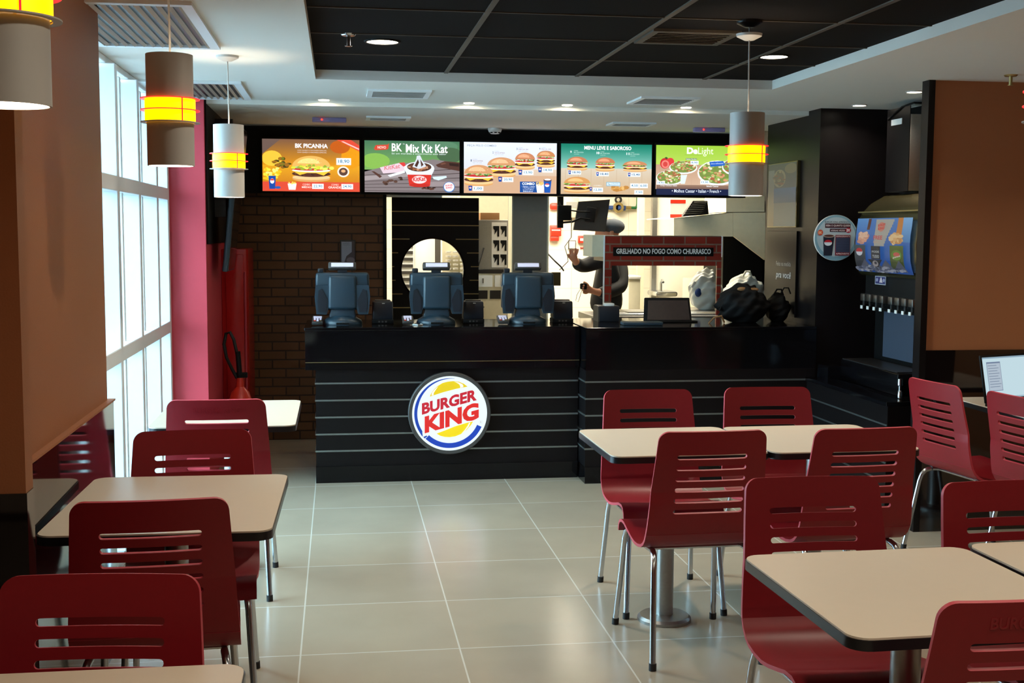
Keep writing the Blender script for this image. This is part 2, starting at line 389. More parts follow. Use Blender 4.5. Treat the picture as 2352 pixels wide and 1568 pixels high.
for x, lb in ((-.081, 'leftmost'), (.81, 'second from left'), (1.43, 'third from left'), (2.2, 'rightmost')):
    t = thing('accent_light', 'tiny warm accent light at the ceiling step, %s of the row of four' % lb, 'ceiling light', (x, YS-.075, ZC), 0, 'accent lights along the ceiling step')
    MB().lathe([(0, -.004), (.03, -.004), (.034, 0)], seg=20).build('lens', 'down_glow', t)
    area('lamp', (0, 0, -.008), .04, 1.5, (1, .85, .55), parent=t)
# rectangular air vents
def vent(x0, x1, y0, y1, z, label, dark=False, n=7):
    t = thing('air_vent', label, 'air vent', ((x0+x1)/2, (y0+y1)/2, z))
    a, b = (x1-x0)/2, (y1-y0)/2; fm = 'ceil_grid' if dark else 'white_frame'
    mb = MB()
    for q in ((-a, a, -b, -b+.03), (-a, a, b-.03, b), (-a, -a+.03, -b+.03, b-.03), (a-.03, a, -b+.03, b-.03)): mb.box(q[0], q[1], q[2], q[3], -.012, 0)
    mb.build('frame', fm, t, smooth=False)
    MB().box(-a+.03, a-.03, -b+.03, b-.03, -.002, 0).build('duct_opening', 'black', t, smooth=False)
    for i in range(n):
        y = -b+.03+(2*b-.06)*(i+.5)/n
        MB().box(-a+.03, a-.03, y-.012, y+.008, -.009, -.006, rot=Matrix.Rotation(.5, 3, 'X')).build('slat', 'ceil_grid' if dark else 'lamp_white', t, smooth=False)
    return t
vent(.17, .53, 6.93, 7.30, ZC, 'white square air vent in the soffit, left of the two before the ceiling step')
vent(1.76, 2.12, 7.0, 7.37, ZC, 'white square air vent in the soffit, right of the two before the ceiling step')
vent(.19, .49, 8.25, 8.48, ZS, 'narrow white vent above the ice cream cup screen, left of the smoke detector', n=4)
vent(1.90, 2.21, 8.35, 8.58, ZS, 'narrow white vent above the green menu screens', n=4)
vent(1.30, 1.68, 4.98, 5.32, ZR, 'dark square vent set in the black ceiling', dark=True)
def louvre(x0, x1, y0, y1, label):
    t = thing('louvre_grille', label, 'ceiling grille', ((x0+x1)/2, (y0+y1)/2, ZC)); a, b = (x1-x0)/2, (y1-y0)/2
    mb = MB()
    for q in ((-a, a, -b, -b+.04), (-a, a, b-.04, b), (-a, -a+.04, -b+.04, b-.04), (a-.04, a, -b+.04, b-.04)): mb.box(q[0], q[1], q[2], q[3], -.014, 0)
    mb.build('frame', 'white_frame', t, smooth=False)
    MB().box(-a+.04, a-.04, -b+.04, b-.04, -.002, 0).build('backing', 'grey_metal', t, smooth=False)
    n = int((2*a-.08)/.034)
    for i in range(n):
        x = -a+.05+(2*a-.1)*i/(n-1)
        MB().box(x-.0015, x+.0135, -b+.04, b-.04, -.012, -.010, rot=Matrix.Rotation(-.6, 3, 'Y')).build('blade', 'lamp_white', t, smooth=False)
louvre(-1.02, -.50, 4.42, 5.48, 'white slatted ceiling grille beside the window, the nearer one')
louvre(-1.05, -.51, 6.72, 7.56, 'white slatted ceiling grille by the red column, the farther one')
for (x, y, z, lb, q) in ((.049, 5.354, ZR, 'white sprinkler head hanging from the black ceiling by the round downlight', 'chrome'), (3.331, 5.729, ZC, 'brown sprinkler head under the right soffit by the beige wall', 'brass')):
    t = thing('sprinkler', lb, 'sprinkler', (x, y, z))
    MB().lathe([(0, -.008), (.028, -.008), (.034, 0), (0, 0)], seg=20).build('escutcheon', q, t)
    MB().tube([(0, 0, -.006), (0, 0, -.05)], .009).tube([(0, 0, -.05), (0, 0, -.053)], .016).build('head', q, t)
t = thing('smoke_detector', 'white round smoke detector under the ceiling above the combo menu screen', 'smoke detector', (1.16, 9.05, ZS))
MB().lathe([(.052, 0), (.052, -.012), (.045, -.03), (.03, -.042), (0, -.045)], seg=28).build('housing', 'white_plastic', t)
for k in range(8):
    a = k*PI/4; MB().box(-.009, .009, -.004, .004, -.006, .006, rot=Matrix.Rotation(a+PI/2, 3, 'Z')).build('vent_slot', 'black', t, smooth=False, loc=(.04*math.cos(a), .04*math.sin(a), -.033))
for (x, y, lb) in ((-.055, 8.45, 'slim emergency light with red dot above the leftmost menu screen'), (2.70, 8.7, 'slim emergency light with red dot above the salad menu screen')):
    t = thing('emergency_light', lb, 'emergency light', (x, y, ZS))
    MB().box(-.115, .115, -.03, .03, -.032, 0, bev=.006).build('housing', 'emer_white', t)
    MB().sphere((-.05, -.032, -.016), .006, 2).build('indicator', 'led_red', t)

# ================================================================== PENDANT LAMPS
def pendant():
    t = thing('pendant_lamp', 'x', 'pendant lamp', group='hanging cylinder lamps')   # origin at the centre of the shade
    r = .069
    def shell(n, z0, z1, m): MB().lathe([(r-.004, z0), (r, z0), (r, z1), (r-.004, z1), (r-.004, z0)], seg=40).build(n, m, t)
    shell('lower_shade', -.165, -.030, 'lamp_white'); shell('upper_shade', .030, .165, 'lamp_white')
    dfs = MB().lathe([(r+.001, -.032), (r+.005, -.032), (r+.005, .032), (r+.001, .032), (r+.001, -.032)], seg=40).build('glowing_band', 'lamp_glow', t)
    for z, m in ((-.036, 'lamp_white'), (0, 'lamp_ring'), (.034, 'lamp_ring')):
        MB().lathe([(r+.004, z-.0012), (r+.018, z-.0012), (r+.018, z+.0012), (r+.004, z+.0012), (r+.004, z-.0012)], seg=40).build('ring', m, t)
    for a in (.6, 2.6, 4.0):
        x, y = (r+.007)*math.cos(a-PI/2), (r+.007)*math.sin(a-PI/2); MB().tube([(x, y, -.036), (x, y, .034)], .002, 6).build('rod', 'lamp_ring', t)
    MB().lathe([(0, -.1645), (r-.005, -.1645), (r-.005, -.160), (0, -.160)], seg=32).build('diffuser', 'lamp_bulb', t)
    MB().lathe([(0, .020), (.03, .020), (.03, .036), (0, .036)], seg=24).build('bulb', 'lamp_bulb', t)
    d_ = bpy.data.lights.new('uplight', 'POINT'); d_.energy = 5; d_.color = (1, .86, .66); d_.shadow_soft_size = .025; lo_ = bpy.data.objects.new('uplight', d_); C.objects.link(lo_); lo_.parent = t; lo_.location = (0, 0, .075)
    return t
pend = pendant()
PL = [(-.496, 5.755, 1.903, ZC, 'grey white cylinder pendant with orange band over the farthest left table by the red column'),
      (1.631, 4.745, 1.902, ZR, 'cylinder pendant with orange band in front of the salad screen, over the far right tables'),
      (-.498, 3.80, 1.945, ZC, 'cylinder pendant with orange band against the window, over the middle left table'),
      (-.500, 1.95, 1.940, ZC, 'big near cylinder pendant cut by the top left corner'),
      (1.655, 2.62, 1.885, ZR, 'cylinder pendant cut by the right edge of the picture')]
for i, (x, y, z, zc, lb) in enumerate(PL):
    o = pend if i == 0 else copy_tree(pend)
    o.location = (x, y, z); relabel(o, lb)
    MB().tube([(0, 0, .105), (.003, 0, .2), (0, 0, zc-z-.01)], .003, 8).build('cord', 'lamp_white', o)
    MB().lathe([(.052, zc-z), (.05, zc-z-.01), (.02, zc-z-.025), (0, zc-z-.026)], seg=28).build('canopy', 'lamp_white' if zc == ZC else 'laminate', o)

# ================================================================== CHAIRS
PROF = [(-.292, .88), (-.283, .83), (-.272, .77), (-.255, .69), (-.238, .61), (-.224, .56), (-.213, .515), (-.205, .49), (-.192, .467), (-.172, .449), (-.145, .436), (-.10, .427), (-.05, .424), (0, .43), (.07, .445), (.12, .457), (.165, .458), (.193, .45), (.210, .432), (.216, .405)]
def prof_at(z):
    for (a, b), (c, d) in zip(PROF, PROF[1:]):
        if d <= z <= b: k = (b-z)/(b-d); return a+(c-a)*k
    return PROF[7][0]
def ply(bm, name, t, want):
    bm.normal_update()
    if sum((f.normal.dot(want)*f.calc_area() for f in bm.faces)) < 0: bmesh.ops.reverse_faces(bm, faces=bm.faces[:])
    bm.normal_update(); n = len(bm.faces); bmesh.ops.solidify(bm, geom=bm.faces[:], thickness=.011); bm.faces.ensure_lookup_table()
    bm.normal_update()
    for i, f in enumerate(bm.faces): f.material_index = 1 if i >= 2*n else 0
    bmesh.ops.recalc_face_normals(bm, faces=bm.faces[:])
    me = bpy.data.meshes.new(name); bm.to_mesh(me); bm.free(); me.materials.append(M['red_ply']); me.materials.append(M['red_edge'])
    me.shade_smooth(); me.set_sharp_from_angle(angle=math.radians(38))
    o = bpy.data.objects.new(name, me); C.objects.link(o); o.parent = t; return o
def chair():
    t = thing('dining_chair', 'x', 'chair')
    # back with six slots
    zs = set(); slots = [.785-.0415*k for k in range(6)]; h = .0085; W = .131
    rows = []
    for k in range(8): rows.append(.88-.035*(1-math.cos(k/7*PI/2)))
    for s in slots: rows += [s+h*math.sin(a) for a in (PI/2, PI/3, PI/6, 0, -PI/6, -PI/3, -PI/2)]
    for a, b in zip(slots, slots[1:]): rows.append((a+b)/2)
    rows += [.815, .56, .545, .53, .515, .502, .49]; rows = sorted(set(round(r, 6) for r in rows), reverse=True)
    def hw(z):
        base = .200+(.88-z)/(.88-.49)*.026; d = .88-z; r = .035
        return base-r+math.sqrt(max(0, r*r-(r-d)**2)) if d < r else base
    def uin(z):
        s = min(slots, key=lambda q: abs(q-z)); d = min(h, abs(z-s)); return W-h+math.sqrt(max(0, h*h-d*d))
    bm = bmesh.new(); grid = []
    for z in rows:
        a = hw(z); u = uin(z); xs = [-a+(a-u)*i/4 for i in range(5)] + [-u+2*u*i/8 for i in range(1, 8)] + [u+(a-u)*i/4 for i in range(5)]
        grid.append([bm.verts.new((x, prof_at(z)+.016*(x/.2)**2*min(1, max(0, (z-.49)/.16))**2, z)) for x in xs])
    n = len(grid[0])
    for i, (ra, rb) in enumerate(zip(grid, grid[1:])):
        zm = (rows[i]+rows[i+1])/2; inslot = any(abs(zm-s) < h-1e-5 for s in slots)
        for j in range(n-1):
            if inslot and 4 <= j < 12: continue
            bm.faces.new((ra[j], ra[j+1], rb[j+1], rb[j]))
    bmesh.ops.recalc_face_normals(bm, faces=bm.faces[:])
    ply(bm, 'backrest', t, Vector((0, 1, 0)))
    # seat
    bm = bmesh.new(); grid = []
    ps = PROF[7:]
    for k, (y, z) in enumerate(ps):
        a = .226 if k < 3 else .226-.012*min(1, (k-3)/6)
        c = 0
        grid.append([bm.verts.new((-a+2*a*i/12, y+c*((-1+2*i/12)*a/.2)**2*1.0, z-.004*(1-(-1+2*i/12)**2)*(1 if k > 3 else 0))) for i in range(13)])
    for ra, rb in zip(grid, grid[1:]):
        for j in range(12): bm.faces.new((ra[j], ra[j+1], rb[j+1], rb[j]))
    bmesh.ops.recalc_face_normals(bm, faces=bm.faces[:])
    ply(bm, 'seat', t, Vector((0, .5, 1)))
    # frame
    for s in (-1, 1):
        MB().tube([(s*.180, -.145, .412), (s*.180, -.05, .408), (s*.180, .09, .412), (s*.180, .17, .425)], .0105, 12).build('side_rail', 'chrome', t)
        lg = MB().tube([(s*.180, -.150, .412), (s*.184, -.178, .405), (s*.188, -.196, .385), (s*.192, -.207, .35), (s*.200, -.235, .2), (s*.210, -.272, .02)], .0115, 12).build('leg', 'chrome', t)
        MB().tube([(s*.209, -.270, .026), (s*.210, -.273, 0)], .014, 12).build('foot_cap', 'rubber', lg)
        lg = MB().tube([(s*.180, .16, .425), (s*.184, .195, .405), (s*.188, .207, .37), (s*.196, .226, .22), (s*.208, .258, .02)], .0115, 12).build('leg', 'chrome', t)
        MB().tube([(s*.207, .257, .026), (s*.208, .259, 0)], .014, 12).build('foot_cap', 'rubber', lg)
    MB().tube([(-.18, .06, .408), (.18, .06, .408)], .008, 8).tube([(-.18, -.1, .408), (.18, -.1, .408)], .008, 8).build('cross_bar', 'chrome', t)
    return t
ch0 = chair()
# (back-top x, back-top y, facing: 0 = away from viewer, 180 = toward viewer, extra rotation, label, lettering)
CH = [(1.331, 4.16, 0, 2, 'red slotted chair with its whole back showing, nearest the aisle at the far right tables', 0),
      (1.381, 5.296, 180, -1, 'red chair facing the viewer behind the far aisle-side white table', 0),
      (1.953, 5.324, 180, -2, 'red chair facing the viewer behind the second far table, in front of the counter corner', 0),
      (1.915, 4.165, 0, 3, 'red chair seen from behind at the second far table, left of the turned chairs', 0),
      (1.365, 3.33, 180, -1, 'red chair facing the viewer, tucked behind the near right white table', 0),
      (1.350, 2.15, 0, 1, 'nearest right chair with faint lettering, cut by the bottom right corner', 1),
      (1.905, 3.21, 180, 1, 'red chair facing the viewer cut by the right edge, behind the nearest second table', 0),
      (-.513, 5.168, 0, 0, 'farthest left chair with faint lettering, lit by the window', 1),
      (-.517, 4.372, 180, 4, 'dark red chair facing the viewer behind the middle left table', 0),
      (-.498, 3.247, 0, 3, 'dark red chair seen from behind in front of the middle left table', 0),
      (-.489, 2.538, 180, -5, 'nearest left chair, facing the viewer behind the table cut by the bottom edge', 0)]
first = True
def place_chair(x, y, ang, label, letter):
    global first
    o = ch0 if first else copy_tree(ch0); first = False
    a = math.radians(ang); o.rotation_euler = (0, 0, a)
    off = Vector((0, -.285, 0)); off.rotate(o.rotation_euler); o.location = (x-off.x, y-off.y, 0); relabel(o, label); o['group'] = 'red slotted dining chairs'
    if letter:
        vs, ts = text_tris('BURGER KING', .02); ax = max(v[0] for v in vs); bm = bmesh.new()
        vv = [bm.verts.new(((p[0]/ax-.5)*.2, -.0021+prof_at(.835+.03*p[1]-.012)-.0062-.016*(1-(((p[0]/ax-.5)*.2)/.2)**2)+.016-.004, .822+.035*p[1])) for p in vs]
        for f in ts: bm.faces.new([vv[i] for i in f])
        r = bmesh.ops.extrude_face_region(bm, geom=bm.faces[:]); bmesh.ops.translate(bm, vec=(0, .004, 0), verts=[g for g in r['geom'] if isinstance(g, bmesh.types.BMVert)])
        tag(MB().add(bm).build('embossed_lettering', 'red_dark', o), 'faint pressed lettering reading BURGER KING')
mat('red_dark', (134, 19, 31), .35)
for x, y, f, e, lb, le in CH: place_chair(x, y, f+e, lb, le)
# two turned chairs at the laptop table
place_chair(2.835, 5.455, -82, 'turned red chair with six slots, left of the laptop, against the dark wainscot', 0)
place_chair(2.955, 4.93, -82, 'turned red chair cut by the right edge, just below the laptop', 0)

# ================================================================== TABLES
def rounded(x0, x1, y0, y1, r, n=6):
    pts = []
    for cx, cy, a0 in ((x1-r, y1-r, 0), (x0+r, y1-r, 90), (x0+r, y0+r, 180), (x1-r, y0+r, 270)):
        for i in range(n+1): a = math.radians(a0+90*i/n); pts.append((cx+r*math.cos(a), cy+r*math.sin(a)))
    return pts
def table(x, y, w, d, label, rz=0, py=0, group='white dining tables'):
    t = thing('dining_table', label, 'table', (x, y, 0), math.radians(rz), group)
    p = rounded(-w/2, w/2, -d/2, d/2, .045)
    MB().prism([(a, b, .7455) for a, b in p], (0, 0, .0045)).build('table_top', 'table_top', t, smooth=False)
    p = rounded(-w/2-.003, w/2+.003, -d/2-.003, d/2+.003, .047)
    MB().prism([(a, b, .722) for a, b in p], (0, 0, .0235)).build('edge_band', 'table_edge', t)
    MB().tube([(0, py, .02), (0, py, .722)], .036, 32).build('pedestal', 'brushed', t)
    MB().lathe([(0, 0), (.11, 0), (.11, .012), (.10, .022), (.036, .026), (0, .026)], seg=40, cy=py).build('base', 'brushed', t)
    MB().box(-.16, .16, -.02, .02, .712, .722).box(-.02, .02, -.16, .16, .712, .722).build('bracket', 'dark_metal', t, smooth=False)
table(1.318, 4.70, .62, .63, 'white square table with black edge, far right row, beside the aisle', 1, .028)
table(1.945, 4.705, .61, .62, 'white square table with black edge, far right row, second from the aisle', 1, .01)
table(1.355, 2.66, .62, .66, 'white square table with black edge, large in the bottom right', 1.5, .03)
table(1.99, 2.70, .60, .66, 'white table cut by the right edge beside the large near right table', 1.5, -.06)
table(-.505, 3.80, .64, .80, 'white table in the middle of the left row beside the polished wall', -1)
table(-.505, 1.93, .64, .82, 'white table corner cut by the bottom left edge', 0)
table(-.50, 5.65, .62, .80, 'farthest left white table gleaming in window light', 0, .07)
table(3.42, 5.45, .60, .70, 'table standing under the open laptop at the right edge', 0)
# laptop
t = thing('laptop', 'open laptop with bright white screen at the right edge', 'laptop', (3.32, 5.42, .75), math.radians(20))
MB().box(-.17, .17, -.12, .12, 0, .016, bev=.004).build('keyboard_base', 'black', t)
R = Matrix.Rotation(-.22, 4, 'X')
lid = MB(); lid.box(-.17, .17, -.006, .004, 0, .235, bev=.003); lo = lid.build('lid', 'black', t, loc=(0, .12, .014)); lo.rotation_euler = (-.2, 0, 0)
a = Art((0, 0, 340, 220), .32, .205)
a.rect(0, 0, 340, 220, (212, 240, 250)); a.rect(0, 0, 340, 8, (150, 180, 200)); a.rect(0, 212, 340, 220, (170, 200, 215)); a.rect(26, 26, 130, 180, (120, 140, 170)); a.rect(29, 34, 127, 177, (192, 208, 224))
for k in range(9): a.rect(34, 44+k*14, 100+(k*37) % 24, 47+k*14, (120, 140, 165))
a.build('screen', 'laptop_img', lo, TR((0, -.0066, .122)))

# ================================================================== FRONT COUNTER
def counter(name, label, x0, x1, yf, depth, z_top, strips, over=0, left=True, left_over=0, zband=.72):
    t = thing(name, label, 'counter', (x0, yf, 0))
    W = x1-x0
    MB().box(0, W, .0, depth, 0, zband).build('body', 'laminate', t, smooth=False)
    MB().box(-.002, W, -.012, depth, 0, .105).build('plinth', 'granite', t, smooth=False)
    for z in strips:
        mb = MB().box(0, W, -.006, 0, z-.005, z+.005)
        if left: mb.box(-.005, 0, -.006, depth*.5, z-.005, z+.005)
        mb.build('metal_strip', 'strip', t, smooth=False)
    MB().box(-left_over, W, -over, depth+.02, zband, z_top-.02).build('upper_band', 'granite', t, smooth=False)
    MB().box(-left_over-.004, W+.0, -over-.006, depth+.025, z_top-.02, z_top, bev=.003).build('worktop', 'granite', t, smooth=False)
    return t
t = counter('service_counter', 'long black counter under the tills, carrying the round emblem', -.148, 1.527, 7.63, .62, .985, (.632, .524, .417, .309, .202), over=.03, left_over=.062)
MB().box(-.062, 1.675, -.034, -.03, .766, .769).build('lit_edge_line', 'brass', t, smooth=False)  # thin brass line drawn in for the lit edge of the band
counter('pickup_counter', 'black pickup counter standing forward, right of the emblem, under the bags', 1.534, 3.046, 7.42, .80, .99, (.647, .540, .433, .326, .2205), left=True)
# low drinks counter running toward the viewer on the right
t = thing('drinks_counter', 'low black drinks counter on the right with slanting metal strips', 'counter', (2.985, 6.24, 0))
MB().box(0, .6, 0, 1.17, 0, .64).build('body', 'laminate', t, smooth=False)
MB().box(-.01, .61, 0, 1.17, .64, .665, bev=.003).build('worktop', 'granite', t, smooth=False)
for z in (.535, .43, .325, .22): MB().box(-.005, 0, 0, 1.17, z-.004, z+.004).build('metal_strip', 'strip', t, smooth=False)
MB().box(.07, .6, 1.0, 1.17, .665, .75).build('upstand', 'granite', t, smooth=False)
MB().box(.12, .6, .05, .85, .666, .669).build('drip_tray', 'black_gloss', t, smooth=False)
t = thing('drinks_tap', 'small chrome tap on the low black drinks counter', 'tap', (3.14, 6.42, .669))
MB().lathe([(.014, 0), (.012, .03), (.008, .035), (.008, .06), (.016, .065), (.015, .10), (0, .104)], seg=20).build('tap_body', 'chrome', t)

# emblem sign on the counter
cx, cz = at(1032, 947.5, 7.6).x, at(1032, 947.5, 7.6).z
sg = thing('emblem_sign', 'round lit emblem reading BURGER KING on the black counter front', 'sign', (cx, 7.617, cz))
MB().lathe([(0, 0), (.262, 0), (.262, .045), (.258, .05), (.238, .05), (.238, .046), (0, .046)], seg=72).build('rim', 'grey_metal', sg).data.transform(Matrix.Rotation(PI/2, 4, 'X'))
a = Art((798-678, 768-678, 798+678, 768+678), .522, .522, step=.0002)
CX, CY = 798, 768
a.ell(CX, CY, 618, 618, (236, 252, 255), 72)
def arc(r0f, r1f, a0, a1, col, n=40, c=(CX, CY)):
    for i in range(n):
        t0 = a0+(a1-a0)*i/n; t1 = a0+(a1-a0)*(i+1)/n; P = []
        for (tt, rf) in ((t0, r0f), (t1, r0f), (t1, r1f), (t0, r1f)):
            k = (tt-a0)/(a1-a0); r = rf(k); P.append((c[0]+r*math.cos(math.radians(tt)), c[1]-r*math.sin(math.radians(tt))))
        a.poly(P, col); a.n -= 1
    a.n += 1
a.n += 1
arc(lambda k: 583, lambda k: 583-min(50, 4+75*k) if k < .85 else 583-(50+0*k), 82, 213, (8, 62, 176))
a.poly([(345, 1050), (304, 1079), (330, 1122), (355, 1150)], (8, 62, 176))
a.poly([(362, 1150), (415, 1128), (432, 1140), (384, 1178)], (8, 62, 176))
arc(lambda k: 575, lambda k: 492, 226, 336.5, (8, 62, 184))
Yw = (232, 208, 0)
a.poly([(470, 485), (490, 435), (540, 365), (600, 310), (680, 262), (770, 240), (860, 233), (950, 245), (1030, 280), (1092, 328), (900, 362), (690, 415)], Yw)
a.poly([(497, 468), (503, 425), (545, 370), (610, 315), (570, 370), (535, 425), (532, 460)], (250, 255, 240))
a.poly([(870, 242), (945, 256), (1005, 285), (1024, 315), (1018, 334), (965, 346), (972, 322), (950, 285), (905, 258)], (250, 255, 240))
a.poly([(580, 1098), (640, 1135), (720, 1157), (800, 1162), (890, 1150), (990, 1110), (1080, 1045), (1150, 965), (1184, 906), (1080, 928), (900, 978), (720, 1048)], (244, 222, 0))
a.poly([(985, 1110), (1050, 1040), (1100, 965), (1115, 930), (1140, 926), (1110, 995), (1050, 1065)], (250, 255, 240))
a.text('BURGER', 340, 592, 1245, 785, (196, 20, 44), .045, shear=.253)
a.text('KING', 385, 810, 1278, 1095, (222, 30, 24), .05, shear=.257)
a.ell(1315, 920, 32, 32, (190, 200, 200), 24); a.ell(1315, 920, 28, 28, (240, 252, 255), 24); a.text('R', 1304, 905, 1326, 934, (150, 150, 160))
a.build('emblem_face', 'sign_lit', sg, TR((0, -.047, 0)))

# ================================================================== MENU SCREENS
SW, SH = .705, .379
def screen(x0, label, src):
    t = thing('menu_screen', label, 'menu screen', (x0+SW/2, 9.13, 2.062), 0, 'lit menu screens above the counter')
    MB().box(-SW/2-.014, SW/2+.014, -.026, .05, -SH/2-.016, SH/2+.016, bev=.003).build('bezel', 'black', t)
    MB().box(-.1, .1, .05, .07, -.1, .1).build('wall_bracket', 'dark_metal', t, smooth=False)
    return t, Art(src, SW, SH)
def fin(t, a): a.build('picture', 'screen_img', t, TR((0, -.0265, 0)))
W_ = (250, 252, 255)
def price(a, s, x0, y0, x1, y1): a.rect(x0, y0, x1, y1, (235, 248, 252)); a.text(s, x0+(x1-x0)*.12, y0+(y1-y0)*.22, x1-(x1-x0)*.12, y1-(y1-y0)*.22, (40, 110, 150), .01)
def cup(a, x, y, w, h): a.poly([(x, y), (x+w, y), (x+w*.88, y+h), (x+w*.12, y+h)], (24, 70, 160)); a.ell(x+w/2, y+h*.4, w*.28, h*.2, (230, 240, 250)); a.ell(x+w/2, y+h*.36, w*.26, h*.14, (220, 50, 50), 14, 0, 180)
# 1
t, a = screen(-.546, 'leftmost menu screen with a big burger on orange and a red bottom band', (165, 265, 1035, 738))
a.rect(165, 265, 1035, 500, (120, 84, 62), (214, 140, 20)); a.rect(165, 500, 1035, 738, (222, 160, 30), (190, 110, 20))
a.poly([(165, 265), (330, 265), (165, 400)], (104, 84, 76)); a.ell(250, 440, 90, 70, (230, 190, 60)); a.ell(960, 420, 90, 110, (226, 150, 14)); a.ell(860, 330, 90, 60, (190, 90, 20))
a.poly([(830, 265), (960, 265), (1035, 315), (1035, 370)], (216, 74, 56)); a.poly([(870, 280), (890, 278), (1032, 342), (1032, 356)], (250, 190, 180))
a.blobs(340, 480, 70, 40, [(110, 120, 30), (150, 100, 30), (70, 60, 20)], 20, 24, 3); a.blobs(250, 580, 80, 60, [(250, 220, 60), (240, 190, 30), (255, 236, 120)], 36, 22, 5)
a.burger(600, 530, 370, 240, 2, (226, 176, 90)); a.blobs(610, 520, 180, 22, [(210, 216, 60), (150, 170, 50), (240, 230, 100)], 30, 22, 8)
a.rect(165, 652, 1035, 738, (214, 74, 52)); cup(a, 218, 600, 66, 118); a.ell(300, 705, 26, 12, (40, 90, 170))
a.poly([(388, 668), (468, 668), (458, 725), (398, 725)], (240, 230, 226)); a.blobs(428, 660, 34, 12, [(250, 214, 90)], 12, 10, 4)
a.text('COMBO', 522, 668, 590, 684, (255, 220, 210)); a.text('MÉDIO', 515, 688, 600, 708, (255, 230, 220), .02); a.text('COMBO', 780, 668, 845, 684, (255, 220, 210)); a.text('GRANDE', 752, 690, 865, 710, (255, 230, 220), .02)
price(a, '22,90', 606, 668, 710, 715); price(a, '24,90', 870, 668, 975, 715); price(a, '18,90', 826, 432, 958, 494)
a.ell(888, 556, 54, 50, (236, 226, 214)); a.ell(888, 556, 40, 36, (90, 60, 50)); a.ell(888, 550, 20, 14, (220, 170, 120))
a.text('BK PICANHA', 458, 305, 750, 345, W_, .03)
for y in (362, 380): a.text('COM QUEIJO E MAIONESE ESPECIAL', 478, y, 740, y+12, (220, 214, 210))
fin(t, a)
# 2
t, a = screen(.196, 'menu screen with an ice cream cup on a wooden table, second from left', (1085, 275, 1935, 745))
a.rect(1085, 275, 1935, 540, (66, 112, 84), (120, 170, 90)); a.ell(1180, 460, 130, 70, (130, 180, 80)); a.ell(1700, 320, 220, 60, (86, 130, 100)); a.ell(1850, 400, 120, 70, (70, 100, 70))
a.poly([(1085, 560), (1300, 500), (1700, 440), (1935, 470), (1935, 745), (1085, 745)], (128, 118, 120))
for k in range(6): a.poly([(1085, 590+k*28), (1935, 520+k*42), (1935, 526+k*42), (1085, 594+k*28)], (70, 58, 60))
a.poly([(1085, 600), (1500, 570), (1480, 600), (1085, 640)], (160, 150, 152)); a.poly([(1500, 650), (1935, 640), (1935, 680), (1600, 690)], (150, 138, 140))
a.poly([(1720, 490), (1800, 455), (1935, 465), (1935, 545), (1740, 510)], (80, 50, 42)); a.poly([(1840, 470), (1930, 478), (1930, 505), (1845, 495)], (44, 26, 22)); a.poly([(1760, 478), (1800, 466), (1815, 478), (1775, 490)], (110, 72, 58))
a.poly([(1145, 555), (1170, 556), (1240, 600), (1220, 616)], (84, 54, 46)); a.poly([(1220, 520), (1400, 475), (1450, 490), (1440, 560), (1250, 575)], (222, 200, 212)); a.poly([(1390, 476), (1440, 470), (1452, 500), (1430, 510)], (214, 60, 60))
a.text('KitKat', 1260, 505, 1400, 545, (214, 120, 130), .02, shear=.15)
a.poly([(1290, 590), (1440, 545), (1445, 565), (1310, 606)], (226, 236, 244)); a.blobs(1310, 655, 60, 22, [(60, 40, 34), (90, 64, 54)], 14, 18, 2); a.blobs(1400, 620, 24, 14, [(60, 40, 34)], 5, 14, 6); a.blobs(1660, 705, 60, 18, [(90, 56, 44), (50, 30, 26)], 12, 18, 7)
a.poly([(1690, 600), (1815, 590), (1820, 606), (1745, 632), (1700, 620)], (206, 226, 236))
a.ell(1572, 525, 136, 62, (222, 232, 240)); a.poly([(1440, 540), (1705, 540), (1680, 590), (1468, 590)], (222, 232, 240)); a.ell(1572, 512, 110, 42, (84, 52, 40)); a.blobs(1572, 515, 92, 30, [(150, 96, 66), (60, 38, 30), (190, 140, 110), (110, 66, 48)], 34, 18, 9)
a.poly([(1510, 510), (1545, 440), (1550, 410), (1580, 405), (1600, 450), (1635, 505), (1570, 530)], (206, 214, 222)); a.poly([(1530, 500), (1560, 440), (1570, 470), (1550, 515)], (70, 44, 38)); a.poly([(1580, 440), (1610, 490), (1590, 510)], (80, 50, 42))
a.poly([(1466, 582), (1680, 582), (1668, 680), (1482, 680)], (206, 48, 38)); a.ell(1575, 680, 94, 16, (190, 42, 34)); a.ell(1572, 628, 66, 36, (240, 214, 214)); a.text('KitKat', 1515, 606, 1628, 646, (206, 40, 44), .03, shear=.08)
a.ell(1840, 693, 52, 50, (60, 110, 180)); a.ell(1840, 691, 46, 43, (232, 240, 246)); a.text('BURGER', 1808, 672, 1872, 688, (214, 50, 60), .03, shear=.1); a.text('KING', 1812, 692, 1868, 710, (214, 50, 60), .03, shear=.1)
a.poly([(1168, 350), (1185, 318), (1290, 312), (1302, 300), (1296, 350), (1280, 358), (1180, 364)], (206, 70, 50)); a.text('NOVO', 1200, 326, 1275, 350, (250, 220, 210), .02)
a.text('BK', 1326, 300, 1418, 372, W_, .02); a.text('TM', 1424, 300, 1440, 310, W_); a.text('Mix Kit Kat', 1452, 304, 1826, 382, W_, .02); a.text('Só um mordida e experimente este sabor', 1325, 384, 1815, 404, (214, 226, 226), .005)
fin(t, a)
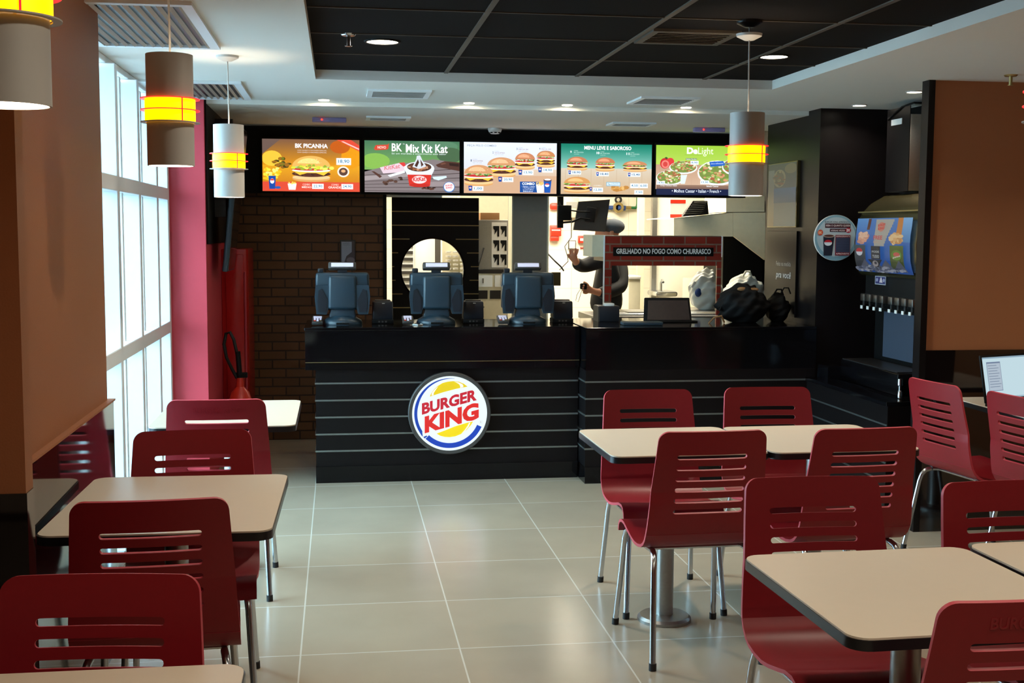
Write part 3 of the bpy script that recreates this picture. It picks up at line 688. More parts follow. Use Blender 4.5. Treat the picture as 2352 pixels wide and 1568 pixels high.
# 3
t, a = screen(.934, 'central menu screen with four burgers rising to the right on pale blue', (92, 293, 930, 765))
a.rect(92, 293, 930, 560, (222, 232, 248), (212, 214, 220)); a.rect(92, 540, 930, 765, (214, 196, 176), (196, 152, 120)); a.poly([(92, 700), (400, 600), (930, 600), (930, 765), (92, 765)], (204, 166, 134))
a.text('PEÇA PELO COMBO', 122, 316, 382, 337, (130, 140, 150), .003)
a.burger(430, 522, 280, 190, 12, (206, 150, 104)); a.burger(225, 600, 280, 200, 11, (206, 150, 104)); a.burger(640, 462, 196, 160, 13, (196, 130, 92)); a.burger(828, 452, 180, 140, 14, (196, 132, 84), 2)
for n, x, y in (('1', 150, 455), ('2', 345, 378), ('3', 560, 342), ('4', 765, 337)):
    a.text(n, x, y, x+10, y+20, (110, 120, 140), .02); a.text('COMBO', x+18, y-4, x+60, y+3, (150, 160, 180)); a.text('WHOPPER' if n in '12' else 'MEGA BK', x+18, y+8, x+110, y+20, (150, 120, 130)); a.text('duplo com queijo', x+18, y+26, x+100, y+36, (150, 160, 170))
for s, x, y in (('1,00', 130, 698), ('20,90', 397, 612), ('13,90', 578, 545), ('14,90', 756, 520)):
    cup(a, x, y, 34, 46); price(a, s, x+38, y+4, x+(136 if len(s) > 4 else 134), y+48)
a.rect(592, 655, 760, 755, (20, 74, 150)); a.text('COMBO', 612, 662, 725, 686, W_, .04)
for k, s in enumerate(('• Batata + salada', '• Refrigerante', 'ou Suco Maça', 'Médio')): a.text(s, 610+k*4, 694+k*15, 728-k*6, 705+k*15, (220, 230, 250), .01)
a.poly([(736, 676), (816, 676), (806, 758), (748, 758)], (232, 240, 246)); a.blobs(776, 672, 38, 14, [(240, 206, 120), (220, 180, 90)], 22, 9, 3); a.poly([(806, 640), (878, 640), (866, 757), (814, 757)], (24, 84, 176)); a.ell(842, 640, 37, 13, (90, 70, 70)); a.ell(842, 634, 30, 8, (230, 230, 235)); a.ell(838, 686, 20, 17, (236, 240, 250)); a.ell(838, 682, 19, 12, (220, 60, 70), 14, 0, 180)
fin(t, a)
# 4
t, a = screen(1.672, 'green menu screen headed MENU LEVE E SABOROSO', (960, 311, 1780, 772))
a.rect(960, 311, 1780, 545, (14, 118, 96), (150, 200, 190)); a.rect(960, 535, 1780, 772, (208, 196, 176), (198, 168, 132))
for k in range(7): a.rect(1000+k*115, 545, 1003+k*115, 772, (190, 164, 132))
a.text('MENU LEVE E SABOROSO', 1168, 330, 1592, 364, W_, .025)
for n, x, y in (('9', 1042, 376), ('10', 1278, 382), ('11', 1548, 386)):
    a.text(n, x, y, x+(12 if len(n) < 2 else 26), y+22, W_, .03); a.text('COMBO', x+34, y-4, x+70, y+4, (190, 225, 215)); a.text('BK CHICKEN', x+34, y+9, x+118, y+20, (190, 225, 215)); a.text('salada', x+34, y+26, x+80, y+34, (180, 215, 205))
a.burger(1105, 492, 200, 130, 21, (190, 122, 84), 1, False); a.burger(1355, 496, 190, 130, 22, (190, 120, 82), 1, False); a.burger(1625, 510, 236, 100, 23, (196, 132, 90), 1, False); a.burger(1102, 686, 256, 150, 24, (208, 150, 88), 1, False)
a.blobs(1484, 715, 76, 22, [(206, 154, 80), (186, 130, 62), (226, 180, 110)], 22, 26, 5); a.rect(1365, 660, 1490, 696, (70, 150, 190)); a.rect(1369, 664, 1486, 692, (220, 240, 246)); a.text('BK CHICKEN', 1378, 668, 1478, 677, (60, 120, 160), .01); a.text('EMPANADOS', 1378, 680, 1478, 689, (60, 120, 160), .01)
for s, x, y in (('18,90', 1020, 556), ('18,40', 1270, 568), ('15,40', 1556, 570)): a.rect(x, y, x+116, y+38, (226, 238, 240)); cup(a, x+2, y+3, 24, 32); a.text(s, x+38, y+9, x+110, y+30, (40, 90, 140), .015)
cup(a, 1212, 708, 24, 32); a.text('COMBO', 1250, 688, 1320, 698, (230, 236, 230)); price(a, '12,00', 1242, 712, 1334, 752); price(a, '4,50', 1580, 670, 1658, 712); price(a, '6,00', 1662, 670, 1740, 712); price(a, '7,50', 1618, 732, 1698, 770)
fin(t, a)
# 5
t, a = screen(2.411, 'salad menu screen on bright green, rightmost, half behind the hanging lamp', (72, 330, 912, 795))
a.rect(72, 330, 912, 520, (150, 196, 60), (176, 208, 90)); a.rect(72, 510, 912, 740, (186, 150, 124), (206, 176, 150))
for k in range(8): a.rect(90+k*105, 520, 94+k*105, 740, (196, 160, 136))
a.text('De', 360, 348, 462, 410, (240, 250, 230), .05); a.text('Light', 466, 348, 610, 430, (235, 246, 220), .0); a.text('linha de saladas fresquinhas', 340, 414, 500, 424, (110, 150, 70))
a.ell(155, 500, 46, 50, (200, 44, 50)); a.ell(205, 482, 36, 34, (214, 60, 60)); a.ell(158, 508, 36, 38, (226, 130, 120)); a.ell(158, 508, 22, 24, (206, 70, 66)); a.poly([(150, 450), (165, 440), (185, 452), (168, 462)], (50, 80, 40))
G = [(150, 180, 90), (190, 206, 130), (110, 140, 60), (170, 96, 66), (206, 150, 110), (226, 222, 190)]
for cx_, cy_, rx, ry, sd in ((328, 532, 132, 60, 1), (202, 630, 130, 70, 2), (650, 580, 190, 118, 3), (820, 520, 130, 80, 5)):
    a.ell(cx_, cy_+6, rx, ry, (232, 240, 240)); a.ell(cx_, cy_, rx*.93, ry*.88, (120, 140, 70)); a.blobs(cx_, cy_-4, rx*.86, ry*.8, G, 70, rx*.11, sd)
a.poly([(568, 482), (700, 472), (720, 512), (580, 528)], (40, 96, 190)); a.text('leve e refrescante', 586, 490, 700, 506, (200, 220, 240), shear=.05); a.poly([(300, 610), (362, 604), (340, 690), (300, 690)], (214, 226, 226))
a.rect(345, 450, 450, 468, (110, 140, 90)); a.text('Salada Garden', 350, 452, 446, 465, W_); price(a, '8,90', 390, 474, 466, 510); price(a, '14,90', 74, 668, 152, 700); price(a, '13,90', 486, 656, 570, 692)
a.rect(72, 700, 912, 740, (150, 120, 100), (110, 84, 76)); a.text('Crisp Chicken Salad', 110, 702, 264, 717, W_, .005); a.text('Salada Caesar', 544, 702, 660, 717, W_, .005)
a.rect(72, 738, 912, 795, (26, 34, 66)); a.text('• Molhos Caesar • Italian • French •', 218, 740, 684, 772, (216, 226, 240), .01)
fin(t, a)

# side screen on the left wall, seen edge on
tv = thing('wall_screen', 'tilted black television on the left side wall, seen edge on above the red wall', 'television', (-.70, 8.15, 1.32), 0)
x = MB().box(-.035, .0, -.26, .26, 0, .93, bev=.008).build('casing', 'pos_body', tv); x.rotation_euler = (0, math.radians(6), 0)
x2 = MB().box(0.0005, .004, -.25, .25, .01, .92).build('screen_glass', 'black_gloss', tv); x2.rotation_euler = (0, math.radians(6), 0)
MB().box(-.095, -.02, -.08, .08, .35, .62).build('wall_bracket', 'dark_metal', tv, smooth=False)
MB().box(-.10, .02, .05, .12, .90, .99).build('top_bracket', 'dark_metal', tv, smooth=False)

# fire hose cabinet and extinguisher by the brick wall
t = thing('hose_cabinet', 'tall red cabinet against the brick wall at the left', 'cabinet', (-.80, 8.55, 0))
MB().box(0, .17, 0, .70, 0, 1.455, bev=.006).build('body', 'red_gloss', t)
MB().box(.03, .15, -.012, 0, .04, 1.42, bev=.004).build('door', 'red_gloss', t)
MB().tube([(.16, -.01, .3), (.16, -.01, 1.3)], .006, 8).build('handle', 'red_edge', t)
t = thing('fire_extinguisher', 'red extinguisher with looped black hose below the wall television', 'fire extinguisher', (-.66, 8.25, 0))
MB().lathe([(0, .0), (.075, 0), (.085, .02), (.085, .42), (.06, .5), (.025, .54), (.022, .60), (0, .60)], seg=32).build('cylinder', 'red_box', t)
MB().tube([(-.02, -.01, .60), (-.05, -.02, .66), (-.085, -.03, .74), (-.10, -.03, .83), (-.085, -.03, .90), (-.06, -.03, .91), (-.035, -.03, .86), (-.015, -.03, .76), (0, -.03, .66)], .011, 10).build('hose', 'rubber', t)
MB().box(-.03, .05, -.015, .015, .60, .635, bev=.004).tube([(-.01, -.03, .78), (.0, -.03, .62)], .017, 10).build('valve_handle', 'black', t)

# framed notice on the brick wall
p = at(799, 580, 9.24); t = thing('wall_notice', 'small pale notice in a dark frame on the brick wall behind the left till', 'notice', (p.x, 9.255, p.z))
MB().box(-.058, .058, -.014, 0, -.095, .095, bev=.002).build('frame', 'dark_metal', t)
a = Art((0, 0, 100, 170), .104, .176); a.rect(0, 0, 100, 170, (74, 66, 70)); a.poly([(5, 6), (78, 6), (78, 80), (40, 110), (20, 165), (5, 165)], (150, 155, 172)); a.text('AVISO', 14, 14, 60, 22, (90, 96, 110)); a.text('AOS CLIENTES', 14, 26, 66, 33, (110, 116, 130)); a.ell(70, 140, 30, 22, (120, 110, 120))
a.build('paper', 'print', t, TR((0, -.0142, 0)))

# ================================================================== TILLS
def till():
    t = thing('pos_terminal', 'x', 'cash register', group='tills on the counter')
    MB().lathe([(0, 0), (.125, 0), (.128, .012), (.120, .03), (.095, .045), (.075, .06), (0, .062)], seg=40, sy=.8).build('base', 'pos_body', t)
    MB().box(-.04, .04, -.104, -.09, .006, .018).build('base_slot', 'black', t, smooth=False)
    a = Art((0, 0, 10, 3), .045, .008); a.text('POSLINE', 0, 0, 10, 3, (180, 190, 200), .02); 
    MB().box(-.088, .088, -.05, .03, .045, .13, bev=.014, tx=.84, ty=.7).build('neck', 'pos_body', t)
    # housing of the screen head, seen from behind
    MB().box(-.172, .172, -.055, .05, .235, .335, bev=.018, seg=3, tx=.985).build('head_top', 'pos_body', t)
    mb = MB(); mb.box(-.168, .168, -.035, .05, .095, .245, bev=.02, seg=3)
    mb.build('head', 'pos_dark', t)
    MB().box(-.092, .092, -.078, .0, .10, .318, bev=.02, seg=3, tx=.96).build('spine', 'pos_body', t)
    for s in (-1, 1):
        MB().prism([(s*.088, -.03, .255), (s*.168, -.03, .255), (s*.176, -.03, .18), (s*.164, -.03, .07), (s*.10, -.03, .07), (s*.082, -.03, .13)], (0, -.036, 0)).build('side_wing', 'pos_body', t)
        MB().prism([(s*.094, -.066, .16), (s*.13, -.066, .232), (s*.150, -.066, .222), (s*.158, -.066, .15), (s*.152, -.066, .085), (s*.108, -.066, .082)], (0, -.006, 0)).build('wing_grip', 'pos_dark', t)
    MB().box(-.03, .03, -.03, .01, .33, .36).build('display_stem', 'pos_dark', t, smooth=False)
    d = MB().box(-.088, .088, -.05, .0, .352, .397, bev=.008, rot=Matrix.Rotation(-.35, 3, 'X')).build('customer_display', 'grey_metal', t)
    MB().box(-.07, .07, -.0545, -.048, .363, .388, rot=Matrix.Rotation(-.35, 3, 'X'), piv=(0, -.025, .3745)).build('display_window', 'lcd_white', d, smooth=False)
    MB().box(-.155, -.118, -.03, .01, .335, .362, bev=.006).build('card_reader', 'pos_dark', t)
    return t
tl = till()
for i, (x, y, z0, lb) in enumerate(((.023, 7.86, .985, 'leftmost blue grey till seen from behind, in front of the brick wall'), (.626, 7.86, .985, 'middle till seen from behind, in front of the round opening'), (1.226, 7.87, .985, 'right till seen from behind, in front of the steel column'))):
    o = tl if i == 0 else copy_tree(tl); o.location = (x, y, z0); relabel(o, lb)
def receipt():
    t = thing('receipt_printer', 'x', 'receipt printer', group='black receipt printers between the tills')
    MB().box(-.068, .068, -.05, .07, .025, .145, bev=.012, tx=.96).build('body', 'pos_dark', t)
    MB().box(-.07, .07, -.05, .07, 0, .028, bev=.004).build('base', 'black', t)
    MB().box(-.05, .05, -.02, .03, .143, .153, bev=.003).build('paper_lid', 'grey_metal', t)
    MB().box(-.005, .012, -.052, -.049, .13, .134).build('maker_mark', 'white_plastic', t, smooth=False)
    for k in range(3): MB().box(-.03+k*.022, -.018+k*.022, -.0525, -.049, .008, .018).build('port', 'grey_metal', t, smooth=False)
    return t
rc = receipt()
for i, (x, lb) in enumerate(((.283, 'black receipt printer right of the left till'), (.878, 'black receipt printer right of the middle till'), (1.475, 'black receipt printer right of the right till'))):
    o = rc if i == 0 else copy_tree(rc); o.location = (x, 7.95, .985); relabel(o, lb)
def pinpad():
    t = thing('card_terminal', 'x', 'card terminal', group='small card terminals on the counter')
    R = Matrix.Rotation(.35, 3, 'X')
    MB().box(-.036, .036, -.055, .055, 0, .022, bev=.006).build('body', 'grey_metal', t).rotation_euler = (.3, 0, 0)
    for r in range(3):
        for c, m in ((-.018, 'red_box'), (0, 'lcd_white'), (.018, 'valve_green' if r else 'brass')):
            k = MB().box(c-.006, c+.006, -.04+r*.016, -.03+r*.016, .022, .026).build('key', m if r == 0 else 'lcd_white', t, smooth=False); k.rotation_euler = (.3, 0, 0)
    MB().box(-.026, .026, .012, .045, .021, .0235).build('display', 'lcd_white', t, smooth=False).rotation_euler = (.3, 0, 0)
    return t
pp = pinpad()
for i, (x, lb) in enumerate(((-.135, 'small card terminal at the left end of the counter'), (.44, 'small card terminal left of the middle till'), (1.06, 'small card terminal left of the right till'))):
    o = pp if i == 0 else copy_tree(pp); o.location = (x, 7.83, 1.003); relabel(o, lb)
t = tag(MB().tube([(.47, 7.78, .989), (.50, 7.72, .989), (.53, 7.75, .989), (.52, 7.82, .989), (.49, 7.86, .989)], .004, 8).build('white_cable', 'white_plastic'), 'loop of white cable on the counter beside the middle till', 'cable')

# pickup counter objects
t = thing('ticket_printer', 'grey square ticket printer with white lid at the left end of the pickup counter', 'printer', (1.79, 7.98, .99))
MB().box(-.07, .07, -.07, .09, 0, .105, bev=.004).build('body', 'pos_dark', t)
MB().box(-.075, -.065, -.07, .09, 0, .10).build('side_panel', 'grey_metal', t, smooth=False)
MB().box(-.03, .035, -.07, .0, .104, .122, bev=.003).build('paper_slot_lid', 'white_plastic', t)
t = thing('serving_tray', 'dark battered tray standing tilted on the pickup counter', 'tray', (2.18, 7.86, .99))
o = MB().box(-.165, .165, -.008, .008, 0, .165, bev=.006, tx=.93).build('tray_back', 'bag_black', t); o.rotation_euler = (-.25, 0, -.05)
o = MB().box(-.14, .15, -.010, -.0085, .012, .145, tx=.93).build('tray_face', 'tray_brown', t, smooth=False); o.rotation_euler = (-.25, 0, -.05)
MB().box(-.14, .19, -.06, .02, 0, .01, bev=.003).build('tray_foot', 'black', t)
t = tag(MB().box(-.13, .13, -.09, .02, 0, .022, bev=.006).build('menu_folder', 'pos_body', loc=(1.94, 7.66, .99)), 'flat blue grey folder lying left of the tilted tray', 'folder')
def bag(name, label, x, y, z, rx, ry, rz, m, knots, crumple=.05):
    t = thing(name, label, 'bag', (x, y, z))
    mb = MB().sphere((0, 0, rz*.9), 1, 5, (rx, ry, rz), noise=.08)
    for v in mb.bm.verts:
        q = v.co; n = math.sin(q.x*41+x*7)*math.sin(q.z*37+1)+.7*math.sin(q.x*83-q.z*61+x)+.5*math.sin(q.y*90+q.z*113)
        k = 1+crumple*n; v.co = Vector((q.x*k*(1.12-.35*max(0, q.z-rz)/rz), q.y*k, max(0, q.z*(1+crumple*.7*n))))
    mb.build('bag_body', m, t)
    for k, (a_, b_, c_, r) in enumerate(knots): MB().tube([(a_-.03, b_, c_-.02), (a_-.01, b_-.01, c_+.02), (a_+.02, b_-.01, c_+.02), (a_+.04, b_, c_-.02)], r, 8).build('handle', m, t)
    return t
b = bag('handbag', 'big black handbag with a pale pattern on the pickup counter', 2.68, 7.80, .99, .16, .12, .135, 'bag_black', [(-.15, -.05, .1, .006)])
MB().sphere((-.03, -.06, .225), .028, 2, (1.2, .5, .5)).sphere((.05, -.065, .222), .032, 2, (1.1, .5, .4)).build('pattern_patch', 'cardboard', b)
bag('rucksack', 'slumped black rucksack with white straps beside the black pillar', 2.945, 7.86, .99, .072, .09, .10, 'bag_black', [(-.02, -.05, .2, .006), (.03, -.05, .21, .005)])
tag(MB().tube([(2.42, 7.72, .99), (2.45, 7.70, 1.03), (2.50, 7.70, 1.04), (2.53, 7.73, .995)], .006, 8).build('bag_strap', 'cardboard'), 'tan strap looping on the counter between tray and handbag', 'strap')

# ================================================================== HEATED PASS WITH BRICK PRINT
GY = 8.62
g = thing('serving_chute', 'brick printed serving chute reading GRELHADO NO FOGO COMO CHURRASCO', 'food warmer', (1.87, GY, 0))
W = .90
def gx(px): return at(px, 600, GY).x-1.87
def gz(py): return at(1520, py, GY).z
x0, x1 = gx(1389), gx(1657)
MB().box(x0, x1, 0, .012, gz(610), gz(542)).build('brick_panel', 'brick_print', g, smooth=False)
MB().box(x0-.005, x1+.005, .012, .36, gz(600), gz(541)).build('hood_box', 'brushed', g, smooth=False)
MB().box(gx(1362), x0, .03, .36, gz(590), gz(540)).build('side_housing', 'cream_steel', g, smooth=False)
MB().box(x0, gx(1405), 0, .02, .98, gz(610)).build('post', 'brick_print', g, smooth=False)
MB().box(gx(1647), x1, 0, .02, .98, gz(610)).build('post', 'brick_print', g, smooth=False)
MB().box(x0-.007, x0, -.002, .02, .98, gz(541)).build('edge_trim', 'white_frame', g, smooth=False)
MB().box(x1-.002, x1+.005, -.002, .02, gz(590), gz(541)).build('edge_trim', 'white_frame', g, smooth=False)
MB().box(gx(1408), gx(1638), -.004, 0, gz(588), gz(568)).build('name_board', 'black', g, smooth=False)
a = Art((0, 0, 100, 10), gx(1632)-gx(1415), gz(571.5)-gz(583.5)); a.text('GRELHADO NO FOGO COMO CHURRASCO', 0, 0, 100, 10, (226, 224, 220), .03)
a.build('lettering', 'print', g, TR(((gx(1632)+gx(1415))/2, -.0045, (gz(571)+gz(583))/2)))
MB().box(-.05, 1.12, -.08, .50, .93, .98, bev=.004).build('steel_worktop', 'brushed', g, smooth=False)
MB().box(-.02, 1.09, -.05, .47, 0, .93).build('cabinet', 'brushed', g, smooth=False)
for k in range(4): MB().tube([(.02, .02+k*.06, .985), (.98, .02+k*.06, .985)], .006, 8).build('slide_rail', 'chrome', g)
MB().box(.25, .55, .1, .4, .98, 1.0).build('pan', 'brushed', g, smooth=False)

# ================================================================== KITCHEN
# slatted black partition with the round hole
def slat_board():
    t = thing('slatted_partition', 'black slatted board with a round opening behind the middle till', 'partition', (.411, 9.45, 0))
    W, Hh = .677, 1.845; cx, cz, r = .724-.411+.003, 1.284, .242
    n = 64; bm = bmesh.new()
    ring = [(cx+r*math.cos(2*PI*i/n), cz+r*math.sin(2*PI*i/n)) for i in range(n)]
    def edge_pt(i):
        a = 2*PI*i/n; dx, dz = math.cos(a), math.sin(a); ts = []
        if dx > 1e-9: ts.append((W-cx)/dx)
        if dx < -1e-9: ts.append(-cx/dx)
        if dz > 1e-9: ts.append((Hh-cz)/dz)
        if dz < -1e-9: ts.append(-cz/dz)
        k = min(q for q in ts if q > 0); return (cx+k*dx, cz+k*dz)
    for i in range(n):
        a0, a1 = ring[i], ring[(i+1) % n]; b0, b1 = edge_pt(i), edge_pt((i+1) % n); P = [a0, b0]
        if abs(b0[0]-b1[0]) > 1e-4 and abs(b0[1]-b1[1]) > 1e-4:
            P.append((b0[0] if abs(b0[0]-W) < 1e-4 or abs(b0[0]) < 1e-4 else b1[0], b1[1] if abs(b1[1]-Hh) < 1e-4 or abs(b1[1]) < 1e-4 else b0[1]))
        P += [b1, a1]
        bm.faces.new([bm.verts.new((x, 0, z)) for x, z in P])
    bmesh.ops.remove_doubles(bm, verts=bm.verts[:], dist=1e-5); bmesh.ops.recalc_face_normals(bm, faces=bm.faces[:])
    rr = bmesh.ops.extrude_face_region(bm, geom=bm.faces[:]); bmesh.ops.translate(bm, vec=(0, .04, 0), verts=[q for q in rr['geom'] if isinstance(q, bmesh.types.BMVert)])
    MB().add(bm).build('board', 'laminate', t, smooth=False)
    for k in range(16):
        z = 1.7368-.1065*k
        if z < .05: break
        d = abs(z-cz)
        if d < .30: h = math.sqrt(.30**2-d*d); segs = [(0, cx-h), (cx+h, W)]
        else: segs = [(0, W)]
        mb = MB()
        for s0, s1 in segs:
            if s1 > s0+.005: mb.box(s0, s1, -.004, 0, z-.0035, z+.0035)
        mb.build('metal_strip', 'brass', t, smooth=False)
    MB().lathe([(r, 0), (r+.012, 0), (r+.012, .05), (r, .05), (r, 0)], seg=64).build('ring_rim', 'black_gloss', t).data.transform(TR((cx, .045, cz)) @ Matrix.Rotation(PI/2, 4, 'X'))
slat_board()
# lit passage seen through the hole
a0, a1 = at(915, 600, 10.9).x, at(951, 600, 10.9).x
t = thing('louvred_door', 'white louvred door seen in the left of the round opening', 'door', (a0, 10.9, 0))
MB().box(0, a1-a0, 0, .04, 0, 2.0).build('leaf', 'white_frame', t, smooth=False)
for k in range(14): MB().box(.01, a1-a0-.01, -.012, 0, .9+k*.06, .9+k*.06+.028).build('louvre', 'steel', t, smooth=False)
a0, a1 = at(953, 600, 10.9).x, at(1000, 600, 10.9).x
t = thing('cold_room_panel', 'white upright panel in the middle of the round opening', 'panel', (a0, 10.95, 0))
MB().box(0, a1-a0, 0, .06, 0, 2.1).build('panel', 'white_frame', t, smooth=False); MB().box(a1-a0, a1-a0+.05, -.02, .06, 0, 2.1).build('steel_edge', 'grey_metal', t, smooth=False)
a0 = at(1030, 600, 10.6).x
t = thing('cup_tube_rack', 'rack of stacked cup lids seen in the right of the round opening', 'cup rack', (a0, 10.6, 0))
for c in range(3):
    for k in range(12): MB().lathe([(0, 0), (.022, 0), (.026, .014), (0, .016)], seg=14).build('cup_stack', 'white_plastic', t, loc=(c*.062, 0, 1.0+k*.036))
MB().box(-.05, .22, .04, .06, 0, 1.6).build('rack_back', 'cream_steel', t, smooth=False)
# storage wall & shelf unit with white cup holders
t = thing('steel_partition', 'olive grey steel wall sheet above the cup dispenser', 'partition', (1.06, 10.6, 0))
MB().box(.0, .46, 0, .05, 0, 2.45).build('sheet', 'cream_steel', t, smooth=False)
bx = at(1100, 618, 10.1).x
t = thing('cup_cabinet', 'white steel cabinet with drawers carrying the cup dispenser', 'cabinet', (1.10, 9.95, 0))
MB().box(0, .36, 0, .5, 0, 1.24).build('body', 'cream_steel', t, smooth=False)
MB().box(-.01, .37, -.01, .5, 1.24, 1.27).build('worktop', 'dark_metal', t, smooth=False)
for k in range(2): d = MB().box(.02+k*.16, .16+k*.16, -.012, 0, 1.13, 1.225).build('drawer', 'white_frame', t, smooth=False); MB().box(.075+k*.16, .085+k*.16, -.02, -.012, 1.16, 1.20).build('handle', 'steel', d, smooth=False)
for k in range(3): MB().box(.03+k*.11, .12+k*.11, -.005, 0, 1.03, 1.10).build('shelf_opening', 'dark_metal', t, smooth=False)
px0, px1 = at(1132, 560, 9.9).x, at(1181, 560, 9.9).x
t = thing('cup_dispenser', 'steel box with six black and white cup holders left of the steel column', 'cup dispenser', (px0, 9.98, 1.27))
Wd = px1-px0; Hd = at(1150, 505, 9.98).z-1.27
MB().box(-.11, Wd, 0, .25, 0, Hd, bev=.004).build('case', 'brushed', t, smooth=False)
pa = MB().box(.0, Wd*.72, -.008, 0, .02, Hd-.02).build('white_panel', 'white_plastic', t, smooth=False)
for r in range(3):
    for c in range(2):
        x = .012+c*Wd*.35; z = Hd-.02-.02-(r+1)*(Hd-.06)/3+.02
        hh = (Hd-.06)/3-.03
        MB().prism([(x, -.008, z+hh), (x+.05, -.008, z+hh), (x+.05, -.008, z), (x+.034, -.008, z), (x+.034, -.008, z+hh*.62), (x+.012, -.008, z+hh*.2), (x+.012, -.008, z+hh*.6), (x, -.008, z+hh*.75)], (0, -.003, 0)).build('cup_slot', 'black', t, smooth=False)
for k in range(6): MB().sphere((Wd*.88, -.003, .06+(k % 3)*.035+(k//3)*.25), .009, 2).build('knob', 'chrome', t)
tag(MB().box(0, .16, 0, .15, 0, .06, bev=.003).build('cardboard_box', 'cardboard', loc=(1.17, 10.05, 1.27+Hd)), 'open brown cardboard box on top of the cup dispenser', 'box')
tag(MB().tube([(1.19, 9.975, 1.45), (1.14, 9.94, 1.30), (1.12, 9.94, 1.1), (1.13, 9.94, .99), (1.19, 9.94, .96)], .006, 8).build('black_cable', 'rubber'), 'thin black cable hanging left of the cup dispenser', 'cable')
t = thing('steel_column', 'wide grey steel column behind the right till', 'column', (1.355, 9.44, 0))
MB().box(0, .272, 0, .28, 0, 2.5).build('cladding', 'column_steel', t, smooth=False); MB().box(.272, .285, -.004, .2, 0, 2.5).build('edge_strip', 'cream_steel', t, smooth=False); MB().box(-.008, 0, -.004, .2, 0, 2.5).build('edge_strip', 'cream_steel', t, smooth=False)
MB().box(.30, .37, -.08, -.05, 1.165, 1.27).build('side_plate', 'gold_steel', t, smooth=False)
# back preparation shelf under the opening
t = thing('prep_bench', 'low cream steel bench behind the tills', 'bench', (.40, 8.75, 0))
MB().box(0, 1.25, 0, .4, .86, .90).build('bench_top', 'cream_steel', t, smooth=False)
for x in (.03, 1.2): MB().box(x, x+.03, .02, .05, 0, .86).build('leg', 'steel', t, smooth=False); MB().box(x, x+.03, .35, .38, 0, .86).build('leg', 'steel', t, smooth=False)

# order monitor hanging from above
mY = 9.55
c = at(1358, 495, mY)
t = thing('order_monitor', 'dark tilted kitchen monitor seen from behind, hiding the man\'s face', 'monitor', (c.x, mY, c.z), 0)
cc = [at(x, y, mY)-Vector((c.x, mY, c.z)) for x, y in ((1328, 463), (1400, 458), (1389, 532), (1316, 528))]
o = MB().prism([(v.x, -.018, v.z) for v in cc], (0, .03, 0)).build('casing', 'grey_metal', t, smooth=False)
MB().box(-.05, .025, -.045, -.018, -.05, .065, bev=.004, rot=Matrix.Rotation(.15, 3, 'Y')).build('mount_plate', 'dark_metal', t)
MB().tube([(-.02, -.045, .03), (-.10, -.05, .03), (-.22, -.03, .045)], .006, 8).build('arm', 'black', t)
MB().tube([(-.02, -.05, -.03), (-.10, -.06, -.02), (-.16, -.05, -.05), (-.26, -.03, -.06)], .008, 8).build('cable', 'black', t)
MB().box(-.28, -.17, -.05, .0, -.04, .08, bev=.005).build('controller_box', 'black', t)
MB().tube([(-.26, -.02, .08), (-.27, 0, .15), (-.21, 0, .2), (-.20, 0, .3)], .009, 8).build('hanging_cable', 'black', t)
MB().box(-.275, -.23, -.02, .02, -.10, .42).build('bracket', 'black', t, smooth=False)

# things on the kitchen back wall (px, py boxes at the wall plane)
KY = YF-.01
def wallbox(name, label, cat, a0, b0, a1, b1, m, d=.05, Y=KY, bev=.004):
    p, q = at(a0, b0, Y), at(a1, b1, Y); return tag(MB().box(p.x, q.x, Y-d, Y, q.z, p.z, bev=bev).build(name, m), label, cat)
def wallthing(name, label, cat, a0, b0, a1, b1, Y=KY):
    p, q = at(a0, b0, Y), at(a1, b1, Y); t = thing(name, label, cat, ((p.x+q.x)/2, Y, (p.z+q.z)/2)); return t, abs(q.x-p.x), abs(p.z-q.z)
t, w_, h_ = wallthing('alarm_box', 'large orange red alarm box on the kitchen wall just right of the steel column', 'alarm box', 1262, 517, 1286, 553)
MB().box(-w_/2, w_/2, -.08, 0, -h_*.2, h_/2, bev=.006).build('case', 'red_box', t); MB().box(-w_/2, w_*.3, -.07, 0, -h_/2, -h_*.2, bev=.006).build('lower_case', 'red_box', t); MB().box(-w_*.4, w_*.4, -.083, -.08, h_*.15, h_*.22).build('label_strip', 'white_plastic', t, smooth=False)
t, w_, h_ = wallthing('call_point', 'small orange red call point on the kitchen wall below the monitor', 'alarm button', 1327, 541, 1342, 558)
MB().box(-w_/2, w_/2, -.05, 0, -h_/2, h_/2, bev=.005).build('case', 'red_box', t); MB().box(-w_*.28, w_*.28, -.053, -.05, -h_*.2, h_*.15).build('window', 'white_plastic', t, smooth=False)
t, w_, h_ = wallthing('wall_socket', 'white socket plate on the kitchen wall above the raised hand', 'socket', 1305, 552, 1322, 572)
MB().box(-w_/2, w_/2, -.02, 0, -h_/2, h_/2, bev=.003).build('plate', 'grey_metal', t); MB().box(-w_*.4, w_*.4, -.024, -.02, -h_*.42, h_*.42, bev=.003).build('insert', 'white_plastic', t)
t, w_, h_ = wallthing('warning_beacon', 'glowing orange red sign at the top of the kitchen wall by the column', 'warning light', 1262, 466, 1284, 482)
MB().box(-w_/2, w_/2, -.06, 0, -h_/2, h_/2, bev=.02).build('lens', 'red_box', t)
t, w_, h_ = wallthing('fuse_box', 'cream junction box high on the kitchen wall above the monitor', 'electrical box', 1290, 455, 1325, 500)
MB().box(-w_/2, w_/2, -.09, 0, -h_/2, h_/2, bev=.006).build('case', 'cream_steel', t); MB().box(-w_*.3, w_*.4, -.095, -.09, 0, h_*.3).build('cover', 'brushed', t, smooth=False)
t, w_, h_ = wallthing('wall_lettering', 'red lettering on the kitchen wall beside the man\'s raised arm', 'wall writing', 1334, 566, 1375, 572)
